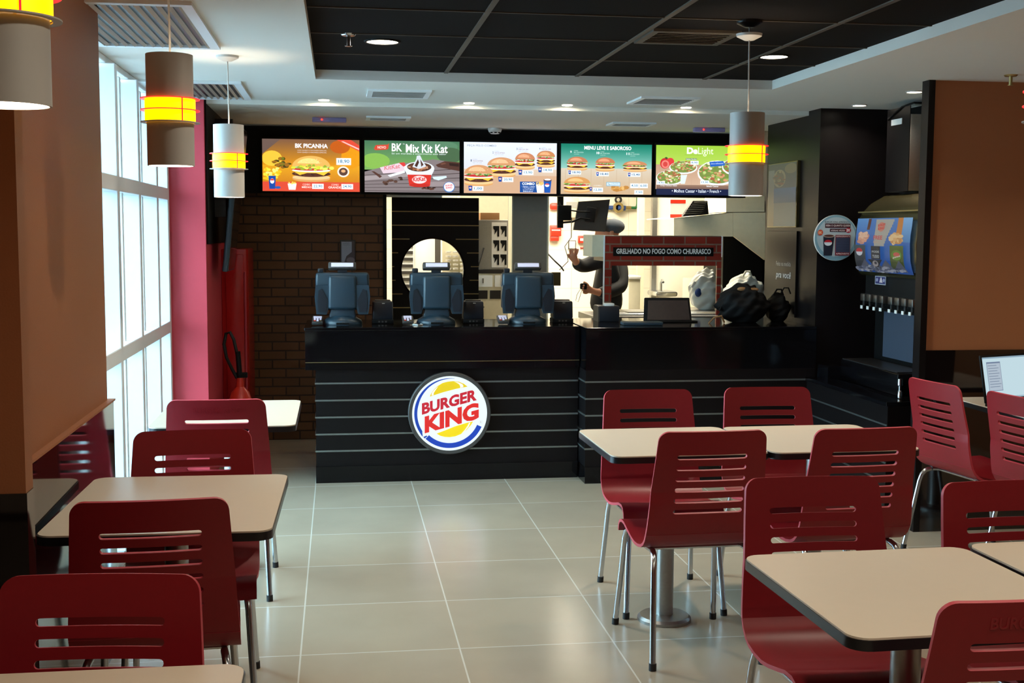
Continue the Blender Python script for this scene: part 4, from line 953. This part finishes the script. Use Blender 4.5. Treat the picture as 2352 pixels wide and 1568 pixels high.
a = Art((0, 0, 10, 1), .2, .03); a.text('MÁXIMO', 0, 0, 10, 1, (200, 60, 50), .03); a.build('letters', 'print', t, TR((0, -.002, 0)))
t, w_, h_ = wallthing('water_valve', 'blue water meter with green pipe on the kitchen wall beside the monitor', 'valve', 1385, 455, 1465, 490)
Z = -.02
MB().tube([(-.19, -.05, Z), (-.06, -.05, Z)], .022, 12).tube([(-.04, -.05, Z), (.04, -.05, Z-.005)], .026, 12).build('meter_body', 'valve_blue', t)
MB().lathe([(.04, -.02), (.055, -.02), (.055, .02), (.03, .02), (.03, -.02)], seg=24).build('meter_ring', 'brass', t).data.transform(TR((-.04, -.07, Z)) @ Matrix.Rotation(PI/2, 4, 'X'))
MB().lathe([(.02, -.01), (.038, -.01), (.038, .01), (.02, .01), (.02, -.01)], seg=20).build('hand_wheel', 'rubber', t).data.transform(TR((-.04, -.07, Z+.08)) @ Matrix.Rotation(PI/2, 4, 'X'))
MB().tube([(.04, -.05, Z), (.10, -.05, Z)], .018, 12).build('coupling', 'brass', t)
MB().tube([(.09, -.05, Z), (.15, -.05, Z), (.165, -.05, Z+.015), (.17, -.05, Z+.04), (.17, -.05, .14)], .015, 12).build('green_pipe', 'valve_green', t)
# door frame and corner posts in the kitchen
for (a0, a1, m, lb) in ((1465, 1479, 'cream_steel', 'left upright of the pale doorway behind the brick sign'), (1497, 1508, 'brushed', 'right upright of the pale doorway behind the brick sign')):
    p, q = at(a0, 600, 11.4), at(a1, 600, 11.4); tag(MB().box(p.x, q.x, 11.4, 11.46, 0, 2.5).build('door_post', m, smooth=False), lb, 'post')
p = at(1508, 600, 11.3); struct(MB().box(p.x, 3.6, 11.42, 11.5, 0, 2.5).build('wall_kitchen', 'kitchen_wall', smooth=False))
t, w_, h_ = wallthing('hand_basin', 'small steel hand basin with tap seen under the brick sign', 'basin', 1498, 655, 1548, 680, 11.2)
MB().box(-w_/2, w_/2, -.14, .2, -.05, 0, bev=.02).build('bowl', 'chrome', t); MB().tube([(0, .08, 0), (0, .08, .07), (0, .04, .1), (0, .0, .08)], .012, 10).build('tap', 'chrome', t)
t, w_, h_ = wallthing('waste_bin', 'pale cream bin behind the man beside the doorway', 'bin', 1438, 640, 1464, 720, 10.6)
MB().box(-w_/2, w_/2, -.1, .15, -1.1, h_/2, bev=.01).build('body', 'cream_steel', t); MB().box(-w_/2-.02, w_/2, -.12, .15, h_/2, h_/2+.03, bev=.008).build('lid', 'white_plastic', t)
# extraction hood
hy = 9.75
def hp(x, y, Y=hy): v = at(x, y, Y); return (v.x, v.y, v.z)
t = thing('extraction_hood', 'cream steel extraction hood above the bags, behind the brick sign', 'extractor hood', (0, 0, 0))
MB().prism([hp(1548, 501), hp(1683, 487), hp(1683, 543), hp(1548, 543)], (0, .03, 0)).build('canopy_side', 'cream_steel', t, smooth=False)
MB().prism([hp(1683.5, 487), hp(1758, 486), hp(1757, 597), hp(1683.5, 541)], (.0, .03, 0)).build('canopy_front', 'cream_steel', t, smooth=False)
MB().prism([hp(1548, 501), hp(1683, 487), hp(1758, 486), hp(1757, 487.5), hp(1683, 488.5), hp(1548, 502.5)], (0, .9, 0)).build('canopy_top', 'cream_steel', t, smooth=False)
MB().prism([hp(1668, 450), hp(1756, 450), hp(1756, 487), hp(1668, 487)], (0, .6, 0)).build('duct', 'cream_steel', t, smooth=False)
t = thing('grill_machine', 'dark grill machine under the extraction hood', 'grill', (0, 0, 0))
mb = MB(); p, q = at(1662, 540, 9.95), at(1757, 700, 9.95); mb.box(p.x, 3.585, 9.95, 10.5, 0, p.z); mb.build('body', 'black', t, smooth=False)
mb = MB(); p, q = at(1590, 640, 10.5), at(1662, 700, 10.5); mb.box(p.x, q.x, 10.4, 10.8, 0, p.z); mb.build('lower_cabinet', 'cream_steel', t, smooth=False)
MB().sphere((3.2, 9.94, 1.15), .012, 2).build('knob', 'chrome', t)
p, q = at(1555, 457, 9.7), at(1590, 500, 9.7)
t = thing('instruction_card', 'white and red card on top of the hood', 'card', ((p.x+q.x)/2, 9.9, 0)); hw_ = (q.x-p.x)/2
MB().box(-hw_, hw_, 0, .01, q.z, p.z).build('card', 'white_plastic', t, smooth=False); MB().box(-hw_, hw_, -.002, 0, p.z-.03, p.z).build('red_header', 'red_box', t, smooth=False); MB().box(-hw_, hw_*.6, -.002, 0, q.z, q.z+.03).build('red_footer', 'red_box', t, smooth=False)
t = thing('filter_rack', 'tilted black grille leaning on top of the hood', 'grille', (0, 0, 0))
MB().prism([hp(1568, 497, 9.72), hp(1592, 461, 9.72), hp(1625, 461, 9.72), hp(1612, 494, 9.72)], (0, .05, 0)).build('mesh_panel', 'dark_metal', t, smooth=False)
MB().prism([hp(1612, 494, 9.71), hp(1625, 461, 9.71), hp(1628, 492, 9.71)], (0, .05, 0)).build('side', 'black', t, smooth=False)
for k in range(7): a_, b_ = hp(1572+k*3.6, 491-k*4.4, 9.715), hp(1612+k*1.8, 489-k*4.2, 9.715); MB().tube([a_, b_], .0025, 6).build('wire', 'steel', t)
p = at(1625, 665, 9.2)
b = bag('plastic_sack', 'big white plastic sack bulging behind the right leg of the brick sign', p.x, 9.25, .98, .12, .12, .17, 'plastic_bag', [(-.10, -.05, .20, .012)])
MB().sphere((-.09, -.1, .14), .035, 2, (.8, .4, 1)).build('blue_mark', 'valve_blue', b)
p = at(1700, 670, 9.3)
bag('plastic_sack', 'crumpled clear plastic sack slumped behind the black handbag', p.x+.05, 9.35, .98, .15, .12, .15, 'plastic_bag', [(0, -.05, .28, .01)])
t = thing('sack_shelf', 'steel shelf carrying the white plastic sacks', 'shelf', (2.62, 9.15, 0))
MB().box(0, .9, 0, .45, .94, .98).build('shelf_top', 'brushed', t, smooth=False); MB().box(.02, .88, .02, .43, 0, .94).build('cabinet', 'steel', t, smooth=False)

# kitchen lights
def klight(x, y, w_, d_, lb, z=2.5):
    t = thing('kitchen_light', lb, 'ceiling light', (x, y, z)); MB().box(-w_/2-.02, w_/2+.02, -d_/2-.02, d_/2+.02, -.02, 0).build('frame', 'white_frame', t, smooth=False)
    MB().box(-w_/2, w_/2, -d_/2, d_/2, -.024, -.019).build('diffuser', 'kitchen_glow', t, smooth=False)
klight(2.3, 9.62, 1.0, .25, 'slim added light hidden behind the menu header, brightening the hood'); klight(.55, 10.3, .5, .9, 'square kitchen ceiling light above the round opening'); klight(2.0, 10.9, 1.0, .9, 'long kitchen ceiling light above the man'); klight(2.9, 10.2, .4, .6, 'kitchen ceiling light near the hood')  # the slim first one is added out of sight to brighten the hood front
tag(MB().box(.363, .80, 9.44, 9.49, 1.8455, 1.875).build('light_strip', 'white_frame', smooth=False), 'pale strip along the top of the slatted board', 'light strip')

# ================================================================== THE MAN IN THE KITCHEN
def skin_mesh(name, nodes, edges, m, root=0, sub=2, parent=None, extra=None):
    me = bpy.data.meshes.new(name); me.from_pydata([n[0] for n in nodes], edges, []); o = bpy.data.objects.new(name, me); C.objects.link(o)
    sk = o.modifiers.new('s', 'SKIN'); sk.use_smooth_shade = True; sk.branch_smoothing = .5
    for i, n in enumerate(nodes): r = n[1]; me.skin_vertices[0].data[i].radius = (r, r) if not isinstance(r, tuple) else r; me.skin_vertices[0].data[i].use_root = (i == root)
    sb = o.modifiers.new('b', 'SUBSURF'); sb.levels = sub; sb.render_levels = sub
    dg = bpy.context.evaluated_depsgraph_get(); dg.update(); nm = bpy.data.meshes.new_from_object(o.evaluated_get(dg))
    bpy.data.objects.remove(o); bpy.data.meshes.remove(me)
    if extra:
        bm = bmesh.new(); bm.from_mesh(nm)
        for em in extra: bm.from_mesh(em)
        bm.to_mesh(nm); bm.free()
    nm.materials.clear(); nm.materials.append(M[m]); nm.shade_smooth(); nm.name = name
    o = bpy.data.objects.new(name, nm); C.objects.link(o)
    if parent: o.parent = parent
    return o
PX, PY = 2.155, 9.66     # body axis
HX = 2.18; V3 = lambda v: (v.x, v.y, v.z)
EL, FA, WR, PM = at(1340, 612, 9.42), at(1328, 608, 9.36), at(1320, 598, 9.30), at(1316, 589, 9.28)
FB, WB, PB = at(1388, 673, 9.42), at(1367, 670, 9.38), at(1354, 665, 9.36)
N = []; E = []
def nd(p, r, par=None):
    N.append((Vector(p), r)); i = len(N)-1
    if par is not None: E.append((par, i))
    return i
hip = nd((PX, PY, .93), .13); wst = nd((PX+.005, PY, 1.06), .115, hip); chs = nd((PX+.02, PY, 1.27), .13, wst); nkb = nd((PX+.01, PY, 1.42), .065, chs); nk = nd((HX-.01, PY, 1.47), .052, nkb)
jaw = nd((HX-.03, PY, 1.525), .062, nk); hd = nd((HX-.02, PY, 1.585), .086, jaw); tp = nd((HX-.01, PY, 1.64), .075, hd)
nose = nd((HX-.125, PY-.01, 1.565), .012, hd)
# raised arm (near side)
s1 = nd((PX-.03, PY-.16, 1.39), .062, chs); e1 = nd(V3(EL), .043, s1); f1 = nd(V3(FA), .038, e1); w1 = nd(V3(WR), .027, f1); pl1 = nd(V3(PM), .032, w1)
for k, (dx, dy, L) in enumerate(((.028, -.03, .052), (.011, -.035, .060), (-.008, -.03, .056), (-.024, -.02, .046))):
    a1 = nd((PM.x+dx, PM.y+dy*.5, PM.z+.028), .0098, pl1); a2 = nd((PM.x+dx*1.1, PM.y+dy, PM.z+.028+L*.45), .0092, a1); nd((PM.x+dx+.006, PM.y+dy*1.2, PM.z+.028+L*.62), .0084, a2)
th = nd((PM.x-.034, PM.y-.01, PM.z-.004), .0105, pl1); nd((PM.x-.042, PM.y-.02, PM.z+.022), .0095, th)
# lowered arm holding the phone (bent forward)
s2 = nd((PX+.09, PY+.10, 1.39), .062, chs); u2 = nd((PX+.115, PY-.02, 1.28), .05, s2); e2 = nd((PX+.10, PY-.13, 1.145), .043, u2); f2 = nd(V3(FB), .038, e2); w2_ = nd(V3(WB), .028, f2); pl2 = nd(V3(PB), .034, w2_)
for k, (dz, L) in enumerate(((.026, .05), (.009, .058), (-.009, .054), (-.026, .044))):
    a1 = nd((PB.x-.034, PB.y-.02, PB.z+dz), .0105, pl2); a2 = nd((PB.x-.034-L*.55, PB.y-.045, PB.z+dz+.006), .0098, a1); nd((PB.x-.030-L*.5, PB.y-.06, PB.z+.01+dz), .009, a2)
th = nd((PB.x-.02, PB.y-.01, PB.z+.042), .012, pl2); nd((PB.x-.055, PB.y-.02, PB.z+.062), .010, th)
# legs
for sy_ in (-.09, .09):
    k1 = nd((PX+.0, PY+sy_, .86), .095, hip); k2 = nd((PX-.01, PY+sy_*1.05, .48), .062, k1); k3 = nd((PX+.02, PY+sy_*1.1, .10), .042, k2); nd((PX-.12, PY+sy_*1.15, .045), .038, k3)
ex = []
for (c_, r_, s_) in (((HX-.02, PY, 1.60), .1, (1.0, .82, 1.15)), ((HX+.0, PY-.085, 1.575), .026, (.7, .4, 1.2)), ((HX+.0, PY+.085, 1.575), .026, (.7, .4, 1.2)), ((HX-.105, PY-.035, 1.60), .014, (.6, 1, .8)), ((HX-.105, PY+.035, 1.60), .014, (.6, 1, .8)), ((HX-.108, PY, 1.525), .02, (.5, 1.1, .4))):
    b_ = MB(); b_.sphere(c_, r_, 3, s_); em = bpy.data.meshes.new('x'); b_.bm.to_mesh(em); b_.bm.free(); ex.append(em)
man = skin_mesh('person', N, E, 'skin', 0, 2, extra=ex)
tag(man, 'man in black jacket and grey flat cap standing in the kitchen, hand raised', 'person')
# clothes
N = []; E = []
h0 = nd((PX, PY, .90), .17); h1 = nd((PX+.005, PY, 1.06), .160, h0); h2 = nd((PX+.02, PY, 1.27), .172, h1); h3 = nd((PX+.01, PY, 1.41), .085, h2); nd((PX, PY, 1.45), .072, h3)
a = nd((PX-.03, PY-.16, 1.385), .082, h2); b = nd(V3(EL), .060, a); c = nd(V3(FA), .052, b); nd(V3(FA.lerp(WR, .75)), .043, c)
a = nd((PX+.09, PY+.10, 1.385), .085, h2); a2 = nd((PX+.115, PY-.02, 1.28), .072, a); b = nd((PX+.10, PY-.13, 1.145), .064, a2); c = nd(V3(FB), .055, b); nd(V3(FB.lerp(WB, .7)), .045, c)
skin_mesh('jacket', N, E, 'jacket', 0, 2, man)
N = []; E = []
h0 = nd((PX, PY, .93), .14)
for sy_ in (-.09, .09):
    k1 = nd((PX+.0, PY+sy_, .82), .105, h0); k2 = nd((PX-.01, PY+sy_*1.05, .48), .08, k1); nd((PX+.02, PY+sy_*1.1, .08), .065, k2)
skin_mesh('trousers', N, E, 'jacket', 0, 2, man)
for sy_ in (-.1, .1): MB().box(PX-.20, PX+.09, PY+sy_-.045, PY+sy_+.045, 0, .09, bev=.03, seg=3).build('shoe', 'black', man)
MB().sphere((HX+.0, PY, 1.63), .112, 3, (1.12, .95, .62)).sphere((HX-.12, PY, 1.605), .06, 3, (1.2, 1.1, .22)).build('flat_cap', 'cap', man)
t = tag(MB().box(-.026, .026, -.022, .022, -.024, .024, bev=.01).build('pocket_camera', 'black', loc=(PB.x-.055, PB.y-.03, PB.z+.028)), 'small black device gripped in the man\'s lowered hand', 'device')
tag(MB().tube([V3(PB+Vector(q)) for q in ((-.075, -.03, .01), (-.105, -.03, -.035), (-.115, -.03, -.085), (-.095, -.03, -.095), (-.08, -.03, -.045), (-.065, -.03, .01))], .0025, 6).build('wrist_strap', 'white_plastic'), 'thin pale wrist strap dangling from the black device', 'strap')
tag(MB().tube([at(1313, 500, 9.3), at(1312, 545, 9.3), at(1297, 566, 9.3), at(1304, 590, 9.3), at(1305, 600, 9.3), at(1285, 620, 9.3)], .003, 6).build('dangling_wire', 'grey_metal'), 'thin grey wire running from the monitor down to the raised hand', 'wire')
tag(MB().tube([(1.638, 9.5, 1.42), at(1275, 600, 9.3), at(1288, 612, 9.3), at(1295, 622, 9.3)], .006, 8).build('black_hose', 'rubber'), 'short black hose sticking out right of the steel column', 'hose')

# ================================================================== PILLAR: POSTER AND WRITING BOARD
def side_plate(name, label, cat, y0, y1, z0, z1, th=.02):
    return thing(name, label, cat, (3.05, (y0+y1)/2, (z0+z1)/2), -PI/2), y1-y0, z1-z0
t, w_, h_ = side_plate('food_poster', 'dull bronze food poster on the side of the black pillar', 'poster', 7.78, 8.33, 1.625, 2.07)
MB().box(-w_/2, w_/2, -.022, 0, -h_/2, h_/2, bev=.002).build('panel', 'gold_steel', t, smooth=False)
a = Art((0, 0, 270, 640), w_*.97, h_*.97); a.rect(0, 0, 270, 640, (96, 88, 78), (120, 112, 100)); a.rect(0, 60, 60, 640, (130, 124, 112), (150, 118, 84)); a.ell(110, 150, 60, 90, (150, 130, 100)); a.ell(110, 150, 44, 66, (120, 104, 84)); a.blobs(110, 150, 50, 70, [(160, 140, 100), (110, 100, 80), (140, 96, 70)], 20, 18, 3); a.ell(220, 60, 60, 50, (128, 110, 84))
a.rect(60, 250, 270, 400, (96, 104, 116), (80, 84, 90))
a.build('print', 'print', t, TR((0, -.0225, 0)))
t, w_, h_ = side_plate('message_board', 'brownish message board with handwriting low on the pillar', 'board', 7.78, 8.33, 1.02, 1.60)
MB().box(-w_/2, w_/2, -.015, 0, -h_/2, h_/2, bev=.002).build('panel', 'laminate', t, smooth=False)
a = Art((0, 0, 300, 500), w_, h_); a.text('Feito na medida', 100, 180, 250, 206, (150, 150, 150), .0); a.text('pra você', 100, 240, 250, 290, (190, 190, 190), .015, ital=8)
a.build('handwriting', 'print', t, TR((0, -.016, 0)))

# round promotional sign on the black wall
p = at(1920, 546, 7.43); t = thing('round_sign', 'round pale blue drink refill sign on the black wall left of the dispenser', 'sign', (p.x, 7.44, p.z))
rr = .131*1.12
MB().lathe([(0, 0), (rr, 0), (rr, .012), (0, .012)], seg=56).build('disc', 'white_plastic', t).data.transform(Matrix.Rotation(PI/2, 4, 'X'))
a = Art((175, 253, 655, 777), rr*2*.985, rr*2); CXs, CYs = 415, 515
a.ell(CXs, CYs, 238, 260, (120, 160, 178), 56); a.ell(CXs, CYs-10, 215, 225, (166, 186, 196), 48); a.ell(CXs, CYs-10, 180, 190, (176, 190, 196), 48)
a.text('BURGER KING APRESENTA', 286, 325, 560, 345, (70, 80, 96), .01); a.rect(288, 352, 572, 402, (60, 24, 36)); a.text('BEBA O QUANTO QUISER', 298, 364, 568, 390, (214, 200, 200), .02); a.rect(342, 410, 540, 448, (60, 24, 36)); a.text('VÁRIAS VEZES', 352, 418, 510, 440, (214, 200, 200), .02); a.ell(548, 428, 30, 30, (170, 30, 50)); a.text('3X', 528, 412, 568, 444, W_, .03)
a.ell(236, 455, 30, 33, (206, 80, 50)); a.text('BK', 215, 440, 256, 470, (240, 190, 150), .03)
a.poly([(270, 495), (395, 495), (372, 718), (280, 718)], (28, 34, 50)); a.ell(332, 495, 62, 18, (170, 150, 140)); a.ell(332, 492, 52, 12, (90, 50, 40)); a.ell(325, 572, 44, 34, (214, 222, 230)); a.ell(325, 566, 42, 28, (190, 30, 44), 16, 0, 180)
a.rect(405, 482, 572, 716, (120, 30, 44)); a.rect(412, 512, 568, 680, (60, 66, 90)); a.text('REFRIGERANTE', 414, 490, 566, 506, (230, 214, 214), .01); a.text('APROVEITE', 414, 688, 560, 706, (230, 214, 214), .01)
for k in range(5): a.text('gelado e refrescante', 425, 525+k*30, 560, 538+k*30, (40, 44, 66))
a.build('print', 'print', t, TR((0, -.0125, 0)))

# ================================================================== DRINKS DISPENSER
DX, DY = 3.37, 6.83
d = thing('drinks_dispenser', 'wide soft drink dispenser with bright cola picture in the right alcove', 'drink dispenser', (DX, DY, .669), -PI/2)
hw_ = .40
MB().box(-hw_, hw_, -.02, .20, .12, .70, bev=.01).build('body', 'black', d)
MB().box(-hw_, hw_, -.24, .20, .0, .13, bev=.01).build('base', 'black_gloss', d)
# crown with curved front
def crown_profile(k=0):
    return [(.20, .66), (.20, 1.14), (.10, 1.165), (-.02, 1.15), (-.09, 1.10), (-.13, 1.04), (-.155, .96), (-.165, .86), (-.16, .76), (-.14, .69), (-.11, .66)]
crn = MB().prism([(-hw_-.012, y, z) for y, z in crown_profile()], (2*hw_+.024, 0, 0))
for v in crn.bm.verts: v.co.x *= 1-(.30 if v.co.z > 1.14 and v.co.y > -.01 else .24 if v.co.z > 1.13 else .13 if v.co.z > 1.09 else .04 if v.co.z > 1.03 else 0)
crn.build('crown', 'gold_steel', d)
MB().box(-hw_-.014, hw_+.014, -.147, .19, 1.045, 1.053, bev=.002).build('crown_seam', 'brass', d)
zz = [(-.1585+.0, 1.01), (-.163, .96), (-.170, .91), (-.172, .86), (-.170, .81), (-.165, .76), (-.155, .72), (-.142, .685)]
def warp(u, v, dd):
    k = (.5-v)*7; i = min(6, int(k)); f = k-i; y = zz[i][0]+(zz[i+1][0]-zz[i][0])*f; z = zz[i][1]+(zz[i+1][1]-zz[i][1])*f
    return (u*.73, y-.006-dd*2, z)
a = Art((600, 235, 1235, 940), 1, 1, warp=warp)
a.rect(600, 235, 1235, 940, (70, 130, 205), (40, 80, 160), n=14); a.rect(600, 235, 760, 480, (96, 160, 226), (60, 110, 190)); a.rect(1120, 235, 1235, 520, (130, 190, 245), (80, 140, 200), n=10)
for k in range(10): a.rect(832+k*0, 250+k*32, 1040-k*10, 282+k*32, (176, 176, 166)); a.n -= 1
a.n += 1
for i in range(6):
    x = 740-i*2; a.rect(x, 240+i*22, x+34, 264+i*22, (96, 50, 30)); a.n -= 1
a.n += 1
for i in range(8): a.rect(1085-i*1, 235+i*25, 1140, 260+i*25, (206, 130, 50)); a.n -= 1
a.n += 1
a.blobs(700, 470, 60, 70, [(226, 170, 140), (206, 150, 130), (240, 200, 170)], 40, 26, 5, 1); a.blobs(1090, 480, 70, 60, [(226, 180, 120), (206, 150, 90), (240, 206, 150)], 40, 26, 6, 1)
a.rect(606, 560, 740, 870, (70, 84, 90), (40, 40, 50), n=8); a.rect(1030, 560, 1180, 860, (90, 110, 40), (60, 70, 30), n=8)
a.ell(668, 645, 40, 48, (206, 214, 224)); a.ell(668, 632, 38, 34, (190, 44, 50), 16, -20, 200); a.ell(1105, 670, 58, 60, (96, 140, 50)); a.ell(1108, 660, 36, 24, (200, 90, 80)); a.text('guaraná', 1066, 690, 1150, 716, (230, 210, 200), .03, shear=.3)
a.ell(920, 340, 40, 58, (206, 140, 120)); a.text('BURGER', 880, 310, 966, 340, (206, 40, 44), .03, shear=.2); a.text('KING', 886, 348, 958, 380, (206, 40, 44), .03, shear=.2)
a.text('FREE', 845, 444, 950, 492, (206, 80, 80), .03); a.text('REFILL', 850, 505, 935, 535, (196, 170, 150), .02)
a.rect(822, 570, 930, 728, (36, 40, 52)); a.text('PODE', 834, 625, 918, 650, (176, 186, 190), .03); a.text('TUDO', 838, 676, 916, 712, (176, 186, 190), .03)
for cx_, wv in ((740, 90), (860, 110), (990, 100), (1140, 80)): a.poly([(cx_-wv, 905), (cx_, 730), (cx_+wv, 905)], (80, 86, 104))
a.blobs(910, 880, 290, 44, [(90, 98, 120), (120, 128, 148), (66, 70, 90), (150, 156, 170)], 110, 26, 11, .9)
a.poly([(800, 730), (970, 730), (890, 880)], (30, 30, 38)); a.ell(885, 790, 34, 46, (150, 146, 150)); a.ell(890, 780, 16, 22, (60, 60, 70))
a.build('lit_picture', 'dispenser_img', d)
a = Art((820, 960, 948, 1056), .078, .052); a.rect(820, 960, 948, 1056, (160, 186, 206)); a.rect(826, 968, 942, 1046, (24, 44, 120)); a.poly([(872, 1032), (886, 974), (898, 974), (912, 1032)], (206, 214, 226)); a.ell(845, 1004, 12, 20, (150, 170, 206)); a.ell(926, 1004, 12, 20, (150, 170, 206))
a.build('badge', 'dispenser_img', d, TR((-.13, -.116, .635)) @ Matrix.Diagonal((1.9, 1, 1, 1)))
MB().box(-.38, .38, -.10, .0, .48, .67, bev=.01).build('valve_hood', 'black', d)
for k in range(8):
    x = -.33+k*.088+(.03 if k > 3 else 0)
    v = MB().box(x-.028, x+.028, -.14, -.09, .50, .545, bev=.005).build('valve', 'steel', d)
    MB().tube([(x, -.125, .50), (x, -.125, .47)], .009, 8).build('spout', 'rubber', v); MB().box(x-.014, x+.014, -.143, -.139, .452, .472).build('lever_mark', 'white_plastic', v, smooth=False)
MB().box(-.25, .36, -.03, -.022, .16, .44).build('splash_panel', 'grey_lcd', d, smooth=False)
MB().box(-.38, .38, -.235, -.04, .13, .136).build('drip_grate', 'dark_metal', d, smooth=False)
# machine above the dispenser
t = thing('ice_hopper', 'grey steel ice hopper between dispenser and ceiling', 'ice machine', (3.34, 6.82, 1.84))
MB().box(.004, .25, 0, .30, 0, .45, bev=.004).build('body', 'brushed', t)
MB().box(0, .004, 0, .30, .0, .50).build('side_panel', 'laminate', t, smooth=False)
MB().box(-.003, 0, .10, .24, .40, .435).build('rating_label', 'white_plastic', t, smooth=False)
MB().tube([(-.004, .28, .44), (-.004, .20, .47), (-.004, .10, .50), (.02, -.004, .515), (.25, -.004, .515)], .006, 8).build('top_edge', 'black', t)

print('objects', len(bpy.data.objects))
